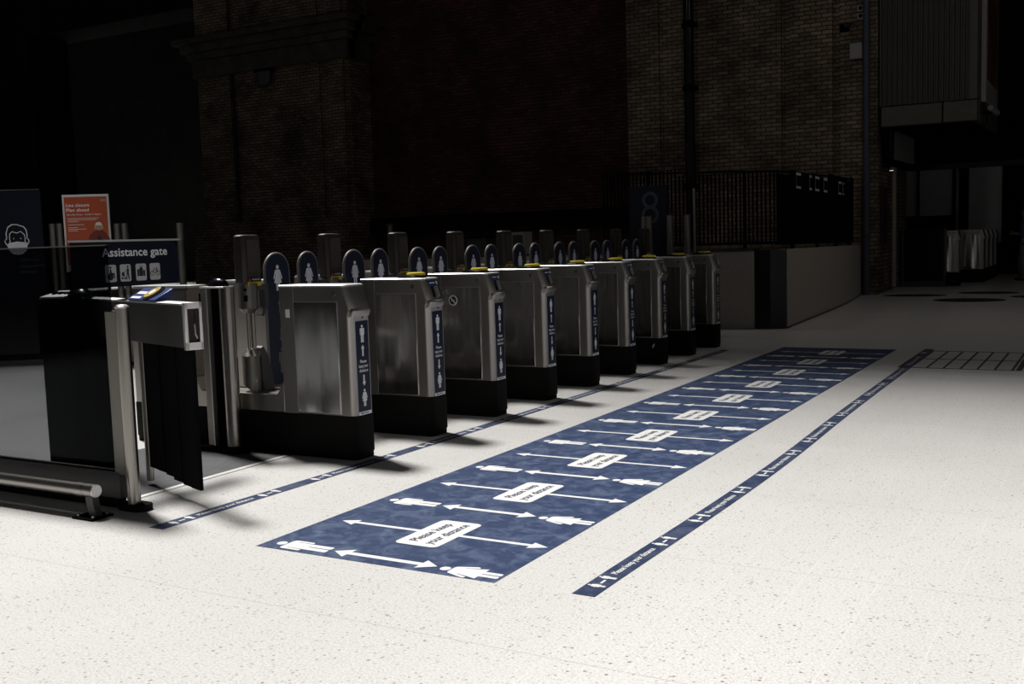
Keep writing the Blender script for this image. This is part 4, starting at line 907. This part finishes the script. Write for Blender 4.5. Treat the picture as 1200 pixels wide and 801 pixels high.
body = skin_obj('body', V, E_, M['skin'], pr)
tw = [(0, 0, .99, (.135, .175)), (0, .105, .88, .115), (.02, .11, .50, .095), (-.02, .11, .12, .085), (0, -.105, .88, .115), (.10, -.11, .50, .095), (.06, -.11, .12, .085)]
skin_obj('trousers', tw, [(0,1),(1,2),(2,3),(0,4),(4,5),(5,6)], M['trousers'], pr)
sh = [(0, 0, .97, (.14, .18)), (0, 0, 1.16, (.125, .165)), (.01, 0, 1.37, (.13, .19)), (0, 0, 1.47, (.08, .11)), (0, .19, 1.40, .078), (-.02, .24, 1.14, .065), (.13, .175, 1.155, .055), (0, -.19, 1.40, .078), (-.02, -.24, 1.14, .065), (.13, -.175, 1.155, .055)]
skin_obj('shirt', sh, [(0,1),(1,2),(2,3),(2,4),(4,5),(5,6),(2,7),(7,8),(8,9)], M['shirt'], pr)
for yy, xx in ((.10, 0), (-.10, .08)): skin_obj('shoe', [(xx-.05, yy, .055, .05), (xx+.06, yy, .05, .048), (xx+.17, yy, .04, .038)], [(0,1),(1,2)], M['shoe'], pr)
skin_obj('hair', [(-.01, 0, 1.79, (.07, .07)), (-.04, 0, 1.74, (.085, .085)), (-.06, 0, 1.66, (.06, .08)), (-.055, 0, 1.58, (.035, .06)), (.04, 0, 1.80, (.05, .06))], [(0,1),(1,2),(2,3),(0,4)], M['hair'], pr)
nz = MB(); nz.loft([[(.115, -.012, 1.70), (.115, .012, 1.70), (.12, 0, 1.705)], [(.12, -.02, 1.655), (.12, .02, 1.655), (.148, 0, 1.66)]]); nz.build('nose', M['skin'], pr)
ey = MB()
for yy in (-.032, .032): ey.lathe([(.004, -.008), (.011, 0), (.004, .008)], (.124, yy, 1.70), 10)
ey.build('eye', M['ink'], pr); MB().box((.118, -.025, 1.622), (.128, .025, 1.630)).build('mouth', M['hivis'], pr)
for s_ in (-1, 1):
    e_ = MB(); e_.lathe([(.008, -.03), (.02, -.01), (.02, .015), (.008, .032)], (.02, s_*.082, 1.68), 12, 1, .5); e_.build('ear', M['skin'], pr)
    for q in range(4):
        zq = 1.20-.022*q; ln = (.075, .082, .078, .062)[q]
        skin_obj('finger', [(.275, s_*.095, zq-.005, .010), (.275+ln*.5, s_*.075, zq, .009), (.275+ln*.85, s_*.045, zq+.004, .008), (.275+ln*.8, s_*.03, zq+.006, .007)], [(0,1),(1,2),(2,3)], M['skin'], pr, 1)
    skin_obj('thumb', [(.262, s_*.09, 1.205, .011), (.285, s_*.06, 1.235, .010), (.315, s_*.04, 1.245, .008)], [(0,1),(1,2)], M['skin'], pr, 1)
ph_ = tag(MB().prism(rrect(.075, .15, .012), (0, 0, 0), Y, Vector((-.4, 0, .9)).normalized(), Vector((.9, 0, .4)).normalized()*.009).build('phone', M['ink'], None, .001), 'dark mobile phone held by the person at the right edge', 'phone')
ph_.location = Vector((-2.0, 29.0, 1.225))+Vector((math.cos(PI*.98)*.325, math.sin(PI*.98)*.325, 0)); ph_.rotation_euler = (0, 0, PI*.98)
